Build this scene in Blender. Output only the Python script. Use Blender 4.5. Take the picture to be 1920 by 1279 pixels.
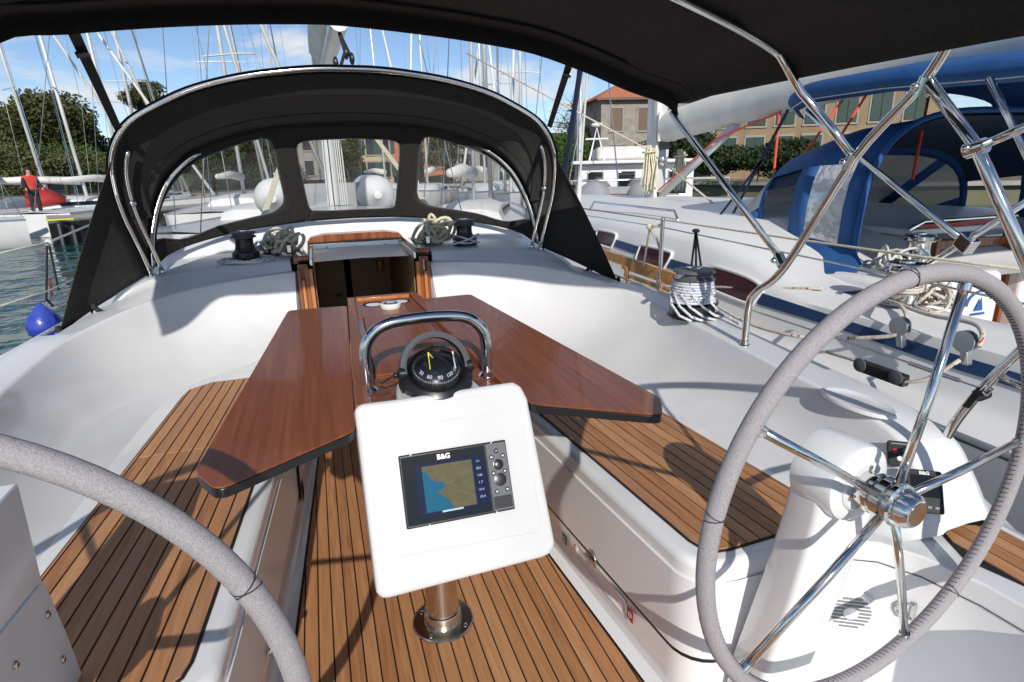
import bpy, bmesh, math, random
import numpy as np
from mathutils import Vector, Matrix
random.seed(7); RNG = np.random.default_rng(11)
for _o in list(bpy.data.objects): bpy.data.objects.remove(_o)
SC = bpy.context.scene
COL = SC.collection
R = math.radians
# ---------------------------------------------------------------- camera
CAM = Vector((-0.2456, -1.5703, 1.4026)); YAW, PIT, ROL, FPX = R(17.758), R(16.514), R(-1.441), 1104.55
FW = Vector((math.sin(YAW)*math.cos(PIT), math.cos(YAW)*math.cos(PIT), -math.sin(PIT)))
_r = Vector((math.cos(YAW), -math.sin(YAW), 0)); _u = _r.cross(FW)
RT = math.cos(ROL)*_r + math.sin(ROL)*_u
UP = -math.sin(ROL)*_r + math.cos(ROL)*_u
cd = bpy.data.cameras.new('camera'); cam = bpy.data.objects.new('camera', cd); COL.objects.link(cam)
cd.sensor_width = 36; cd.lens = FPX/1920*36; cd.clip_start = 0.02; cd.clip_end = 3000
cam.matrix_world = Matrix(((RT.x, UP.x, -FW.x, CAM.x), (RT.y, UP.y, -FW.y, CAM.y), (RT.z, UP.z, -FW.z, CAM.z), (0, 0, 0, 1)))
SC.camera = cam
# ---------------------------------------------------------------- sky and sun
SUN_EL, SUN_AZ = R(28), R(188)      # direction the light comes from: behind the helm, compass style (0 = +Y, clockwise)
w = bpy.data.worlds.new('World'); SC.world = w; w.use_nodes = True
nt = w.node_tree; nt.nodes.clear()
def wn(t, **k):
    n = nt.nodes.new(t)
    for a, b in k.items(): setattr(n, a, b)
    return n
wo = wn('ShaderNodeOutputWorld'); bg = wn('ShaderNodeBackground'); bg.inputs[1].default_value = 0.095
sky = wn('ShaderNodeTexSky', sky_type='NISHITA', sun_disc=False); sky.sun_elevation = SUN_EL; sky.sun_rotation = SUN_AZ
sky.altitude = 1800; sky.air_density = 0.9; sky.dust_density = 0.25; sky.ozone_density = 2.2
tc = wn('ShaderNodeTexCoord'); sep = wn('ShaderNodeSeparateXYZ'); nt.links.new(tc.outputs['Generated'], sep.inputs[0])
# clouds live on a flat layer high above: divide the direction by its height
dz = wn('ShaderNodeMath', operation='MAXIMUM'); dz.inputs[1].default_value = 0.03; nt.links.new(sep.outputs[2], dz.inputs[0])
dz2 = wn('ShaderNodeMath', operation='ADD'); dz2.inputs[1].default_value = 0.12; nt.links.new(dz.outputs[0], dz2.inputs[0])
dv = wn('ShaderNodeVectorMath', operation='DIVIDE'); cmb = wn('ShaderNodeCombineXYZ')
for i in range(3): nt.links.new(dz2.outputs[0], cmb.inputs[i])
nt.links.new(tc.outputs['Generated'], dv.inputs[0]); nt.links.new(cmb.outputs[0], dv.inputs[1])
ns = wn('ShaderNodeTexNoise'); ns.inputs['Scale'].default_value = 1.35; ns.inputs['Detail'].default_value = 9; ns.inputs['Roughness'].default_value = 0.56; ns.inputs['Distortion'].default_value = 0.25
mp = wn('ShaderNodeMapping'); mp.inputs['Location'].default_value = (3.1, 1.7, 0.0); mp.inputs['Scale'].default_value = (1.0, 0.75, 1.0)
nt.links.new(dv.outputs[0], mp.inputs[0]); nt.links.new(mp.outputs[0], ns.inputs[0])
cr = wn('ShaderNodeValToRGB'); cr.color_ramp.elements[0].position = 0.50; cr.color_ramp.elements[1].position = 0.66
nt.links.new(ns.outputs[0], cr.inputs[0])
mx = wn('ShaderNodeMixRGB'); mx.inputs[2].default_value = (7.2, 7.2, 7.4, 1)
nt.links.new(cr.outputs[0], mx.inputs[0]); nt.links.new(sky.outputs[0], mx.inputs[1]); nt.links.new(mx.outputs[0], bg.inputs[0]); nt.links.new(bg.outputs[0], wo.inputs[0])
sl = bpy.data.lights.new('sun', 'SUN'); sl.energy = 3.3; sl.angle = R(0.53); sl.color = (1, 0.955, 0.89)
so = bpy.data.objects.new('sun', sl); COL.objects.link(so)
so.rotation_euler = Vector((-math.sin(SUN_AZ)*math.cos(SUN_EL), -math.cos(SUN_AZ)*math.cos(SUN_EL), -math.sin(SUN_EL))).to_track_quat('-Z', 'Y').to_euler()
so.location = (0, -6, 12)
SC.view_settings.view_transform = 'Standard'; SC.view_settings.look = 'None'; SC.view_settings.gamma = 1; SC.view_settings.exposure = 0.28
SC.render.engine = 'CYCLES'; SC.cycles.use_denoising = True; SC.cycles.max_bounces = 8; SC.cycles.transparent_max_bounces = 24
SC.cycles.caustics_reflective = False; SC.cycles.caustics_refractive = False
# ---------------------------------------------------------------- pixel of the 1920 photograph -> point in the place
def ray(px, py): return FW*FPX + RT*(px-960) - UP*(py-639.5)
def hit(px, py, p, n):
    d = ray(px, py); p = Vector(p); n = Vector(n)
    return CAM + d*((p-CAM).dot(n)/d.dot(n))
def atx(px, py, x): return hit(px, py, (x, 0, 0), (1, 0, 0))
def aty(px, py, y): return hit(px, py, (0, y, 0), (0, 1, 0))
def atz(px, py, z): return hit(px, py, (0, 0, z), (0, 0, 1))
def atd(px, py, d): return CAM + ray(px, py)*(d/FPX)          # d metres along the optical axis
# ---------------------------------------------------------------- materials
MATS = {}
def pbr(name, col, rough=0.5, metal=0.0, col2=None, scale=8.0, vec=None, bump=0.0, bscale=None, coat=0.0, emit=0.0, wave=None, detail=6, spec=0.5, ramp=(0.35, 0.65), alpha=None, rvar=0.0):
    m = bpy.data.materials.new(name); m.use_nodes = True; t = m.node_tree; b = t.nodes['Principled BSDF']
    c4 = (*col, 1) if len(col) == 3 else col
    b.inputs['Base Color'].default_value = c4; b.inputs['Roughness'].default_value = rough; b.inputs['Metallic'].default_value = metal
    b.inputs['Specular IOR Level'].default_value = spec
    if coat: b.inputs['Coat Weight'].default_value = coat; b.inputs['Coat Roughness'].default_value = 0.06
    if emit: b.inputs['Emission Color'].default_value = c4; b.inputs['Emission Strength'].default_value = emit
    if alpha is not None: b.inputs['Alpha'].default_value = alpha
    N = lambda ty: t.nodes.new(ty); L = t.links.new
    co = N('ShaderNodeTexCoord'); src = co.outputs['Object']
    if vec:
        mpn = N('ShaderNodeMapping'); mpn.inputs['Scale'].default_value = vec; L(src, mpn.inputs[0]); src = mpn.outputs[0]
    if col2 is not None:
        no = N('ShaderNodeTexNoise'); no.inputs['Scale'].default_value = scale; no.inputs['Detail'].default_value = detail; L(src, no.inputs[0])
        rp = N('ShaderNodeValToRGB'); rp.color_ramp.elements[0].color = c4; rp.color_ramp.elements[1].color = (*col2, 1)
        rp.color_ramp.elements[0].position, rp.color_ramp.elements[1].position = ramp
        L(no.outputs[0], rp.inputs[0]); L(rp.outputs[0], b.inputs['Base Color'])
        if emit: L(rp.outputs[0], b.inputs['Emission Color'])
    if rvar:
        n3 = N('ShaderNodeTexNoise'); n3.inputs['Scale'].default_value = scale*0.4; n3.inputs['Detail'].default_value = 5; L(src, n3.inputs[0])
        mr = N('ShaderNodeMapRange'); mr.inputs[3].default_value = max(0.02, rough-rvar); mr.inputs[4].default_value = rough+rvar; L(n3.outputs[0], mr.inputs[0]); L(mr.outputs[0], b.inputs['Roughness'])
    if bump:
        n2 = N('ShaderNodeTexNoise'); n2.inputs['Scale'].default_value = bscale or scale; n2.inputs['Detail'].default_value = 4; L(src, n2.inputs[0])
        bp = N('ShaderNodeBump'); bp.inputs['Strength'].default_value = bump; bp.inputs['Distance'].default_value = 0.01; L(n2.outputs[0], bp.inputs['Height']); L(bp.outputs[0], b.inputs['Normal'])
    MATS[name] = m; return m
pbr('gelcoat', (.73, .735, .735), .17, col2=(.83, .83, .825), scale=2.6, ramp=(.28, .55), coat=.4, bump=.015, bscale=2.2, rvar=.09, detail=12)
pbr('gelcoat_matt', (.72, .725, .73), .3, col2=(.78, .78, .775), scale=3, bump=.02, bscale=5, rvar=.08, detail=12)
pbr('nonskid', (.52, .53, .55), .6, col2=(.60, .61, .62), scale=30, bump=.35, bscale=500)
pbr('pod_white', (.60, .60, .595), .28, col2=(.65, .65, .64), scale=3, bump=.015, bscale=5, rvar=.08, detail=12)
pbr('caulk', (.012, .012, .013), .6)
for _i, (_a, _b) in enumerate((((.44, .215, .094), (.58, .31, .148)), ((.36, .168, .072), (.50, .25, .115)), ((.50, .26, .125), (.64, .36, .18)), ((.34, .158, .068), (.55, .285, .132)), ((.42, .215, .105), (.53, .295, .16)), ((.39, .195, .09), (.61, .33, .158)))):
    _a, _b = (tuple(c*f for c, f in zip(q, (.93, .85, .78))) for q in (_a, _b))
    pbr('teak%d' % _i, _a, .5, col2=_b, scale=9, vec=(9, .55, 4), bump=.12, bscale=26, detail=9, ramp=(.3, .7), rvar=.1)
pbr('teak_pale', (.42, .24, .12), .5, col2=(.52, .32, .17), scale=9, vec=(9, .6, 4), bump=.1, bscale=26)
pbr('mahogany', (.185, .046, .0135), .34, col2=(.31, .092, .027), scale=9, vec=(11, .30, 3), coat=.25, detail=12, ramp=(.28, .75), spec=.35)
pbr('mahogany_side', (.16, .042, .014), .25, col2=(.30, .10, .035), scale=8, vec=(5, 5, .5), coat=.5, detail=9)
pbr('wood_orange', (.42, .14, .035), .25, col2=(.56, .22, .07), scale=8, vec=(6, 6, .6), coat=.5)
pbr('cabin_wood', (.24, .145, .08), .45, col2=(.31, .195, .11), scale=14, vec=(10, 10, .5))
pbr('black_edge', (.012, .012, .012), .3)
pbr('steel', (.72, .71, .69), .09, 1.0, rvar=.04, scale=6)
pbr('brushed_steel', (.62, .58, .52), .2, 1.0, rvar=.08, scale=9)
pbr('aluminium', (.74, .75, .76), .32, 1.0, rvar=.08)
pbr('mast_metal', (.62, .63, .63), .35, .2, col2=(.70, .70, .69), scale=3)
pbr('black_plastic', (.014, .014, .015), .32, rvar=.08)
pbr('grey_plastic', (.10, .105, .115), .5, bump=.1, bscale=300)
pbr('black_fabric', (.027, .026, .025), .85, col2=(.036, .035, .033), scale=60, bump=.12, bscale=900, spec=.2)
pbr('hood_fabric', (.058, .056, .053), .85, col2=(.070, .068, .064), scale=7, bump=.7, bscale=9, spec=.2)
pbr('rim_leather', (.34, .315, .325), .85, col2=(.46, .43, .44), scale=420, bump=.45, bscale=700, spec=.2)
pbr('thread', (.03, .03, .035), .7)
pbr('rope_white', (.62, .61, .57), .8, col2=(.70, .69, .64), scale=40, bump=.4, bscale=220)
pbr('rope_cream', (.60, .55, .38), .8, col2=(.72, .68, .52), scale=30, bump=.4, bscale=160)
pbr('rope_blue', (.72, .74, .76), .8, col2=(.08, .17, .36), scale=95, bump=.4, bscale=200, ramp=(.57, .63))
pbr('rope_red', (.62, .58, .50), .8, col2=(.40, .04, .03), scale=70, bump=.4, bscale=200, ramp=(.58, .64))
pbr('rope_black', (.015, .015, .017), .8, bump=.3, bscale=200)
pbr('blue_canvas', (.020, .080, .235), .75, col2=(.030, .105, .29), scale=5, bump=.25, bscale=9, spec=.25)
pbr('blue_stripe', (.012, .045, .13), .35, col2=(.016, .055, .15), scale=4)
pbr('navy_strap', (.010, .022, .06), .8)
pbr('white_paint', (.76, .76, .75), .35, col2=(.70, .70, .69), scale=2)
pbr('old_white', (.75, .75, .73), .4, col2=(.82, .815, .80), scale=1.6, bump=.05)
pbr('sail_white', (.66, .65, .60), .7, col2=(.74, .73, .69), scale=5, bump=.2, bscale=8)
pbr('tarp', (.60, .57, .53), .5, col2=(.70, .67, .63), scale=6, bump=.5, bscale=11)
pbr('window_dark', (.05, .016, .024), .08, col2=(.085, .03, .04), scale=3)
pbr('dark_glass', (.012, .015, .018), .05)
pbr('rubber_grey', (.30, .31, .32), .5, col2=(.36, .37, .38), scale=4)
pbr('rubber_white', (.78, .78, .77), .35)
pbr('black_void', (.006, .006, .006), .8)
pbr('red_canvas', (.33, .02, .02), .7, col2=(.42, .03, .025), scale=4)
pbr('red_plastic', (.45, .02, .015), .35)
pbr('grey_canvas', (.30, .30, .30), .8, col2=(.36, .36, .35), scale=3)
pbr('orange_line', (.75, .09, .045), .6)
pbr('gangway_wood', (.62, .30, .085), .4, col2=(.74, .40, .13), scale=9, vec=(.6, 6, 6), bump=.05)
pbr('concrete', (.30, .28, .25), .85, col2=(.40, .37, .33), scale=2, bump=.3, bscale=9)
pbr('quay_dark', (.018, .018, .018), .8, col2=(.035, .033, .03), scale=1.5, bump=.3, bscale=4)
pbr('land', (.20, .17, .12), .9, col2=(.13, .14, .07), scale=.3)
pbr('bark', (.09, .065, .045), .9, col2=(.15, .11, .08), scale=9, bump=.6, bscale=14)
pbr('blue_bag', (.02, .04, .33), .3, col2=(.05, .08, .42), scale=9, bump=.3, bscale=30)
pbr('yellow', (.75, .68, .02), .5); pbr('white_print', (.8, .8, .8), .5); pbr('green_label', (.01, .16, .09), .4); pbr('red_label', (.45, .01, .03), .4)
pbr('blue_print', (.03, .10, .35), .5); pbr('grey_print', (.25, .25, .26), .6); pbr('pale_blue_print', (.35, .52, .66), .5)
pbr('screen_navy', (.006, .009, .035), .12, emit=.25); pbr('screen_land', (.085, .075, .036), .12, emit=.2, col2=(.11, .095, .045), scale=60); pbr('screen_water', (.007, .085, .15), .12, emit=.2); pbr('screen_text', (.30, .36, .46), .3, emit=.4)
pbr('skin', (.50, .27, .19), .5); pbr('shirt_red', (.62, .06, .035), .8); pbr('cloth_dark', (.018, .018, .022), .85); pbr('cloth_blue', (.06, .09, .17), .85); pbr('hair_dark', (.02, .015, .012), .6)
def mixmat(name, tint, opac, rough, bump=0.0, bscale=6, milk=(.6, .6, .6)):
    """clear sheet: mostly see-through with a glossy skin and a little milkiness"""
    m = bpy.data.materials.new(name); m.use_nodes = True; t = m.node_tree; t.nodes.clear(); N = t.nodes.new; L = t.links.new
    o = N('ShaderNodeOutputMaterial'); tr = N('ShaderNodeBsdfTransparent'); tr.inputs[0].default_value = (*tint, 1)
    gl = N('ShaderNodeBsdfGlossy'); gl.inputs['Roughness'].default_value = rough; df = N('ShaderNodeBsdfDiffuse'); df.inputs[0].default_value = (*milk, 1)
    a = N('ShaderNodeMixShader'); a.inputs[0].default_value = opac; L(tr.outputs[0], a.inputs[1]); L(df.outputs[0], a.inputs[2])
    lw = N('ShaderNodeLayerWeight'); lw.inputs[0].default_value = .25; mr = N('ShaderNodeMapRange'); mr.inputs[3].default_value = .03; mr.inputs[4].default_value = .6; L(lw.outputs['Fresnel'], mr.inputs[0])
    b = N('ShaderNodeMixShader'); L(mr.outputs[0], b.inputs[0]); L(a.outputs[0], b.inputs[1]); L(gl.outputs[0], b.inputs[2]); L(b.outputs[0], o.inputs[0])
    if bump:
        co = N('ShaderNodeTexCoord'); no = N('ShaderNodeTexNoise'); no.inputs['Scale'].default_value = bscale; no.inputs['Detail'].default_value = 2; L(co.outputs['Object'], no.inputs[0])
        bp = N('ShaderNodeBump'); bp.inputs['Strength'].default_value = bump; bp.inputs['Distance'].default_value = .02; L(no.outputs[0], bp.inputs['Height']); L(bp.outputs[0], gl.inputs['Normal'])
    MATS[name] = m
mixmat('clear_vinyl', (.90, .90, .89), .05, .06, .35, 7)
mixmat('clear_dome', (.8, .82, .85), .0, .02)
mixmat('milky_vinyl', (.6, .6, .6), .75, .15, .6, 9, (.62, .60, .57))
# ---------------------------------------------------------------- mesh building
def V(*a): return Vector(a)
class MB:
    def __init__(s): s.v = []; s.f = []
    def add(s, vs, fs):
        n = len(s.v); s.v += [tuple(v) for v in vs]; s.f += [tuple(i+n for i in f) for f in fs]; return s
    def obox(s, c, X, Y, Z):                                   # centre and three half-axis vectors
        c, X, Y, Z = Vector(c), Vector(X), Vector(Y), Vector(Z)
        vs = [c+X*i+Y*j+Z*k for k in (-1, 1) for j in (-1, 1) for i in (-1, 1)]
        return s.add(vs, [(0, 2, 3, 1), (4, 5, 7, 6), (0, 1, 5, 4), (2, 6, 7, 3), (0, 4, 6, 2), (1, 3, 7, 5)])
    def box(s, x0, x1, y0, y1, z0, z1): return s.obox(((x0+x1)/2, (y0+y1)/2, (z0+z1)/2), ((x1-x0)/2, 0, 0), (0, (y1-y0)/2, 0), (0, 0, (z1-z0)/2))
    def bar(s, a, b, wv, hv):                                  # beam from a to b, half-width vector, half-height vector
        a, b = Vector(a), Vector(b); return s.obox((a+b)/2, wv, (b-a)/2, hv)
    def ring(s, c, ax, r, n, ref=None):
        ax = Vector(ax).normalized(); u = Vector(ref) if ref is not None else (Vector((0, 0, 1)) if abs(ax.z) < .9 else Vector((1, 0, 0)))
        u = (u - ax*u.dot(ax)).normalized(); w_ = ax.cross(u)
        return [Vector(c) + (u*math.cos(2*math.pi*i/n) + w_*math.sin(2*math.pi*i/n))*r for i in range(n)]
    def lathe(s, o, ax, prof, n=24, cap=True):                 # prof: (radius, distance along axis)
        o = Vector(o); ax = Vector(ax).normalized(); vs = []
        for r, d in prof: vs += s.ring(o+ax*d, ax, max(r, 1e-5), n)
        fs = [(k*n+i, k*n+(i+1) % n, (k+1)*n+(i+1) % n, (k+1)*n+i) for k in range(len(prof)-1) for i in range(n)]
        if cap: fs += [tuple(range(n))[::-1], tuple((len(prof)-1)*n+i for i in range(n))]
        return s.add(vs, fs)
    def cyl(s, a, b, r, r2=None, n=12):
        a, b = Vector(a), Vector(b); return s.lathe(a, b-a, [(r, 0), (r if r2 is None else r2, (b-a).length)], n)
    def tube(s, pts, r, n=8, closed=False, cap=True):
        P = [Vector(p) for p in pts]; m = len(P); rr = r if isinstance(r, (list, tuple)) else [r]*m
        T = [((P[(i+1) % m]-P[i-1]) if closed else (P[min(i+1, m-1)]-P[max(i-1, 0)])).normalized() for i in range(m)]
        u = Vector((0, 0, 1)) if abs(T[0].z) < .9 else Vector((1, 0, 0)); vs = []
        for i in range(m):
            u = u - T[i]*u.dot(T[i])
            u = u.normalized() if u.length > 1e-6 else T[i].orthogonal().normalized()
            w_ = T[i].cross(u); vs += [P[i] + (u*math.cos(2*math.pi*k/n)+w_*math.sin(2*math.pi*k/n))*rr[i] for k in range(n)]
        e = m if closed else m-1
        fs = [(i*n+k, i*n+(k+1) % n, ((i+1) % m)*n+(k+1) % n, ((i+1) % m)*n+k) for i in range(e) for k in range(n)]
        if cap and not closed: fs += [tuple(range(n))[::-1], tuple((m-1)*n+k for k in range(n))]
        return s.add(vs, fs)
    def prism(s, poly, z0, z1):
        n = len(poly); vs = [(p[0], p[1], z0) for p in poly] + [(p[0], p[1], z1) for p in poly]
        return s.add(vs, [tuple(range(n))[::-1], tuple(range(n, 2*n))] + [(i, (i+1) % n, n+(i+1) % n, n+i) for i in range(n)])
    def slab(s, pts, d):                                       # planar loop of 3-D points pushed by vector d
        n = len(pts); d = Vector(d); vs = [Vector(p) for p in pts] + [Vector(p)+d for p in pts]
        return s.add(vs, [tuple(range(n))[::-1], tuple(range(n, 2*n))] + [(i, (i+1) % n, n+(i+1) % n, n+i) for i in range(n)])
    def grid(s, rows, thick=None):
        m, n = len(rows), len(rows[0]); s.add([p for r_ in rows for p in r_], [(i*n+j, i*n+j+1, (i+1)*n+j+1, (i+1)*n+j) for i in range(m-1) for j in range(n-1)]); return s
    def ball(s, c, r, nu=16, nv=10, sc=(1, 1, 1)):
        c = Vector(c); vs = [c+Vector((0, 0, r*sc[2]))]
        for j in range(1, nv):
            t = math.pi*j/nv
            vs += [c+Vector((r*sc[0]*math.sin(t)*math.cos(2*math.pi*i/nu), r*sc[1]*math.sin(t)*math.sin(2*math.pi*i/nu), r*sc[2]*math.cos(t))) for i in range(nu)]
        vs.append(c-Vector((0, 0, r*sc[2]))); L_ = len(vs)-1
        fs = [(0, 1+i, 1+(i+1) % nu) for i in range(nu)] + [(1+j*nu+i, 1+(j+1)*nu+i, 1+(j+1)*nu+(i+1) % nu, 1+j*nu+(i+1) % nu) for j in range(nv-2) for i in range(nu)] + [(L_, 1+(nv-2)*nu+(i+1) % nu, 1+(nv-2)*nu+i) for i in range(nu)]
        return s.add(vs, fs)
    def build(s, name, mat, parent=None, smooth=40, bevel=0, seg=2, solid=0, label=None, sub=0):
        me = bpy.data.meshes.new(name); me.from_pydata(s.v, [], s.f); me.update()
        bm = bmesh.new(); bm.from_mesh(me); bmesh.ops.recalc_face_normals(bm, faces=bm.faces); bm.to_mesh(me); bm.free()
        if smooth is not None:
            me.polygons.foreach_set('use_smooth', [True]*len(me.polygons))
            if smooth < 180: me.set_sharp_from_angle(angle=R(smooth))
        o = bpy.data.objects.new(name, me); COL.objects.link(o)
        for m in ([mat] if isinstance(mat, str) else mat): me.materials.append(MATS[m])
        if solid: md = o.modifiers.new('s', 'SOLIDIFY'); md.thickness = solid; md.offset = 0
        if bevel: md = o.modifiers.new('b', 'BEVEL'); md.width = bevel; md.segments = seg; md.limit_method = 'ANGLE'; md.angle_limit = R(35)
        if sub: md = o.modifiers.new('u', 'SUBSURF'); md.levels = sub; md.render_levels = sub
        if parent is not None: attach(o, parent)
        if label: o['label'] = label
        return o
def root_loc(p):
    v = Vector()
    while p is not None: v += p.location; p = p.parent
    return v
def attach(o, p): o.parent = p; o.location = o.location - root_loc(p)   # keeps the world place: roots are only translated until they are finished
def thing(name, label, cat, loc=(0, 0, 0), group=None):
    o = bpy.data.objects.new(name, None); o.empty_display_size = .1; COL.objects.link(o); o.location = loc
    return tag(o, label, cat, group)
def tag(o, label, cat, group=None, kind=None):
    o['label'] = label; o['category'] = cat
    if group: o['group'] = group
    if kind: o['kind'] = kind
    return o
def struct(o, label=None):
    o['kind'] = 'structure'
    if label: o['label'] = label
    return o
def copy_tree(o, parent=None):
    c = o.copy(); COL.objects.link(c); c.parent = parent
    for ch in list(o.children): copy_tree(ch, c)
    return c
def text(s, size, o, X, Y, mat, parent, name='lettering', ext=.0006, align='CENTER', bold=0.0, shear=0.0):
    """flat lettering: origin o, reading direction X, up direction Y"""
    cu = bpy.data.curves.new(name, 'FONT'); cu.body = s; cu.size = size; cu.align_x = align; cu.align_y = 'CENTER'; cu.extrude = ext; cu.offset = bold; cu.shear = shear; cu.resolution_u = 3
    ob = bpy.data.objects.new(name, cu); COL.objects.link(ob); dg = bpy.context.evaluated_depsgraph_get()
    me = bpy.data.meshes.new_from_object(ob.evaluated_get(dg)); COL.objects.unlink(ob); bpy.data.objects.remove(ob)
    X = Vector(X).normalized(); Y = Vector(Y); Y = (Y-X*Y.dot(X)).normalized(); Z = X.cross(Y); o = Vector(o)
    me.transform(Matrix(((X.x, Y.x, Z.x, o.x), (X.y, Y.y, Z.y, o.y), (X.z, Y.z, Z.z, o.z), (0, 0, 0, 1))))
    me.materials.clear(); me.materials.append(MATS[mat]); ob = bpy.data.objects.new(name, me); COL.objects.link(ob)
    if parent is not None: attach(ob, parent)
    return ob
def lerp(a, b, t): return a + (b-a)*t
def clip(poly, a, b, c):
    """keep the part of a 2-D polygon where a*x+b*y<=c"""
    out = []
    for i in range(len(poly)):
        p, q = poly[i], poly[(i+1) % len(poly)]; dp = a*p[0]+b*p[1]-c; dq = a*q[0]+b*q[1]-c
        if dp <= 0: out.append(p)
        if dp*dq < 0: t = dp/(dp-dq); out.append((p[0]+(q[0]-p[0])*t, p[1]+(q[1]-p[1])*t))
    return out
def spline(pts, n=8):
    """Catmull-Rom through the points"""
    P = [Vector(p) for p in pts]; P = [P[0]*2-P[1]] + P + [P[-1]*2-P[-2]]; out = []
    for i in range(1, len(P)-2):
        for k in range(n):
            t = k/n; a, b, c, d = P[i-1:i+3]
            out.append(.5*((2*b)+(c-a)*t+(2*a-5*b+4*c-d)*t*t+(3*b-a-3*c+d)*t**3))
    return out+[P[-2]]
def frame_pts(o, X, Y, pts): o, X, Y = Vector(o), Vector(X), Vector(Y); return [o+X*p[0]+Y*p[1] for p in pts]
def rrect(w_, h_, r, n=4):
    out = []
    for cx, cy, a0 in ((w_-r, h_-r, 0), (-w_+r, h_-r, 90), (-w_+r, -h_+r, 180), (w_-r, -h_+r, 270)):
        out += [(cx+r*math.cos(R(a0+90*k/n)), cy+r*math.sin(R(a0+90*k/n))) for k in range(n+1)]
    return out
WATER_Z = -0.75
# ================================================================ water, then the yacht we stand on
mb = MB(); n = 60
mb.grid([[(lerp(-400, 400, i/n), lerp(-300, 500, j/n), WATER_Z) for i in range(n+1)] for j in range(n+1)])
wm = bpy.data.materials.new('harbour_water'); wm.use_nodes = True; t = wm.node_tree; b = t.nodes['Principled BSDF']
b.inputs['Base Color'].default_value = (.006, .058, .055, 1); b.inputs['Roughness'].default_value = .04; b.inputs['IOR'].default_value = 1.33
co = t.nodes.new('ShaderNodeTexCoord'); bumpin = None
for sc_, st, dist in ((1.1, .8, .30), (5.0, .6, .05)):
    no = t.nodes.new('ShaderNodeTexNoise'); no.inputs['Scale'].default_value = sc_; no.inputs['Detail'].default_value = 3; t.links.new(co.outputs['Object'], no.inputs[0])
    bp = t.nodes.new('ShaderNodeBump'); bp.inputs['Strength'].default_value = st; bp.inputs['Distance'].default_value = dist; t.links.new(no.outputs[0], bp.inputs['Height'])
    if bumpin: t.links.new(bumpin, bp.inputs['Normal'])
    bumpin = bp.outputs[0]
t.links.new(bumpin, b.inputs['Normal']); MATS['harbour_water'] = wm
struct(mb.build('water', 'harbour_water', smooth=None))

Y = thing('sailing_yacht', 'white sailing yacht with teak cockpit and twin wheels in the foreground', 'yacht', (0, 1, WATER_Z))
BZ = .455                                   # bench height
binx = lambda y: .545-.078*y                # inner edge of the bench teak
boutx = lambda y: .99-.075*y                # outer edge of the bench teak
flx = lambda y: .462-.066*y                 # edge of the cockpit floor teak
PITCH = .043; GAP = .0045
def plank(poly, z, k, parent, th=.006):
    if len(poly) < 3: return
    ar = abs(sum(poly[i][0]*poly[(i+1) % len(poly)][1]-poly[(i+1) % len(poly)][0]*poly[i][1] for i in range(len(poly))))/2
    if ar < 2e-4: return
    MB().prism(poly, z-th, z).build('plank', 'teak%d' % random.choice((0, 0, 1, 2, 3, 4, 5)), parent, smooth=None, bevel=.0008, seg=1)
# ---- cockpit floor
fl = MB().prism([(flx(-2.0), -2.0), (flx(2.05), 2.05), (-flx(2.05), 2.05), (-flx(-2.0), -2.0)], -.05, -.004).build('cockpit_floor', 'caulk', Y, smooth=None)
for k in range(-16, 16):
    x0 = .0037+k*PITCH+GAP/2; x1 = x0+PITCH-GAP
    p = [(x0, -2.0), (x1, -2.0), (x1, 2.03), (x0, 2.03)]
    for s in (1, -1): p = clip(p, s, .066, .462-.008) if p else p
    plank(p, 0, k, fl)
# ---- white tray round the floor
for s in (1, -1):
    rows = [[(s*(flx(y)+.001), y, -.001), (s*(flx(y)+.03), y, .004), (s*(flx(y)+.055), y, .03), (s*(flx(y)+.06), y, .06)] for y in np.linspace(-2, 2.05, 12)]
    MB().grid(rows).build('floor_tray', 'gelcoat', Y, smooth=180)
for s in (1, -1): MB().prism([(s*p[0], p[1]) for p in ((flx(-.5)+.05, -.5), (1.2, -.5), (1.2, -2), (flx(-2)+.05, -2))], -.03, .012).build('helm_sole', 'gelcoat_matt', Y, smooth=None)
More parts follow.
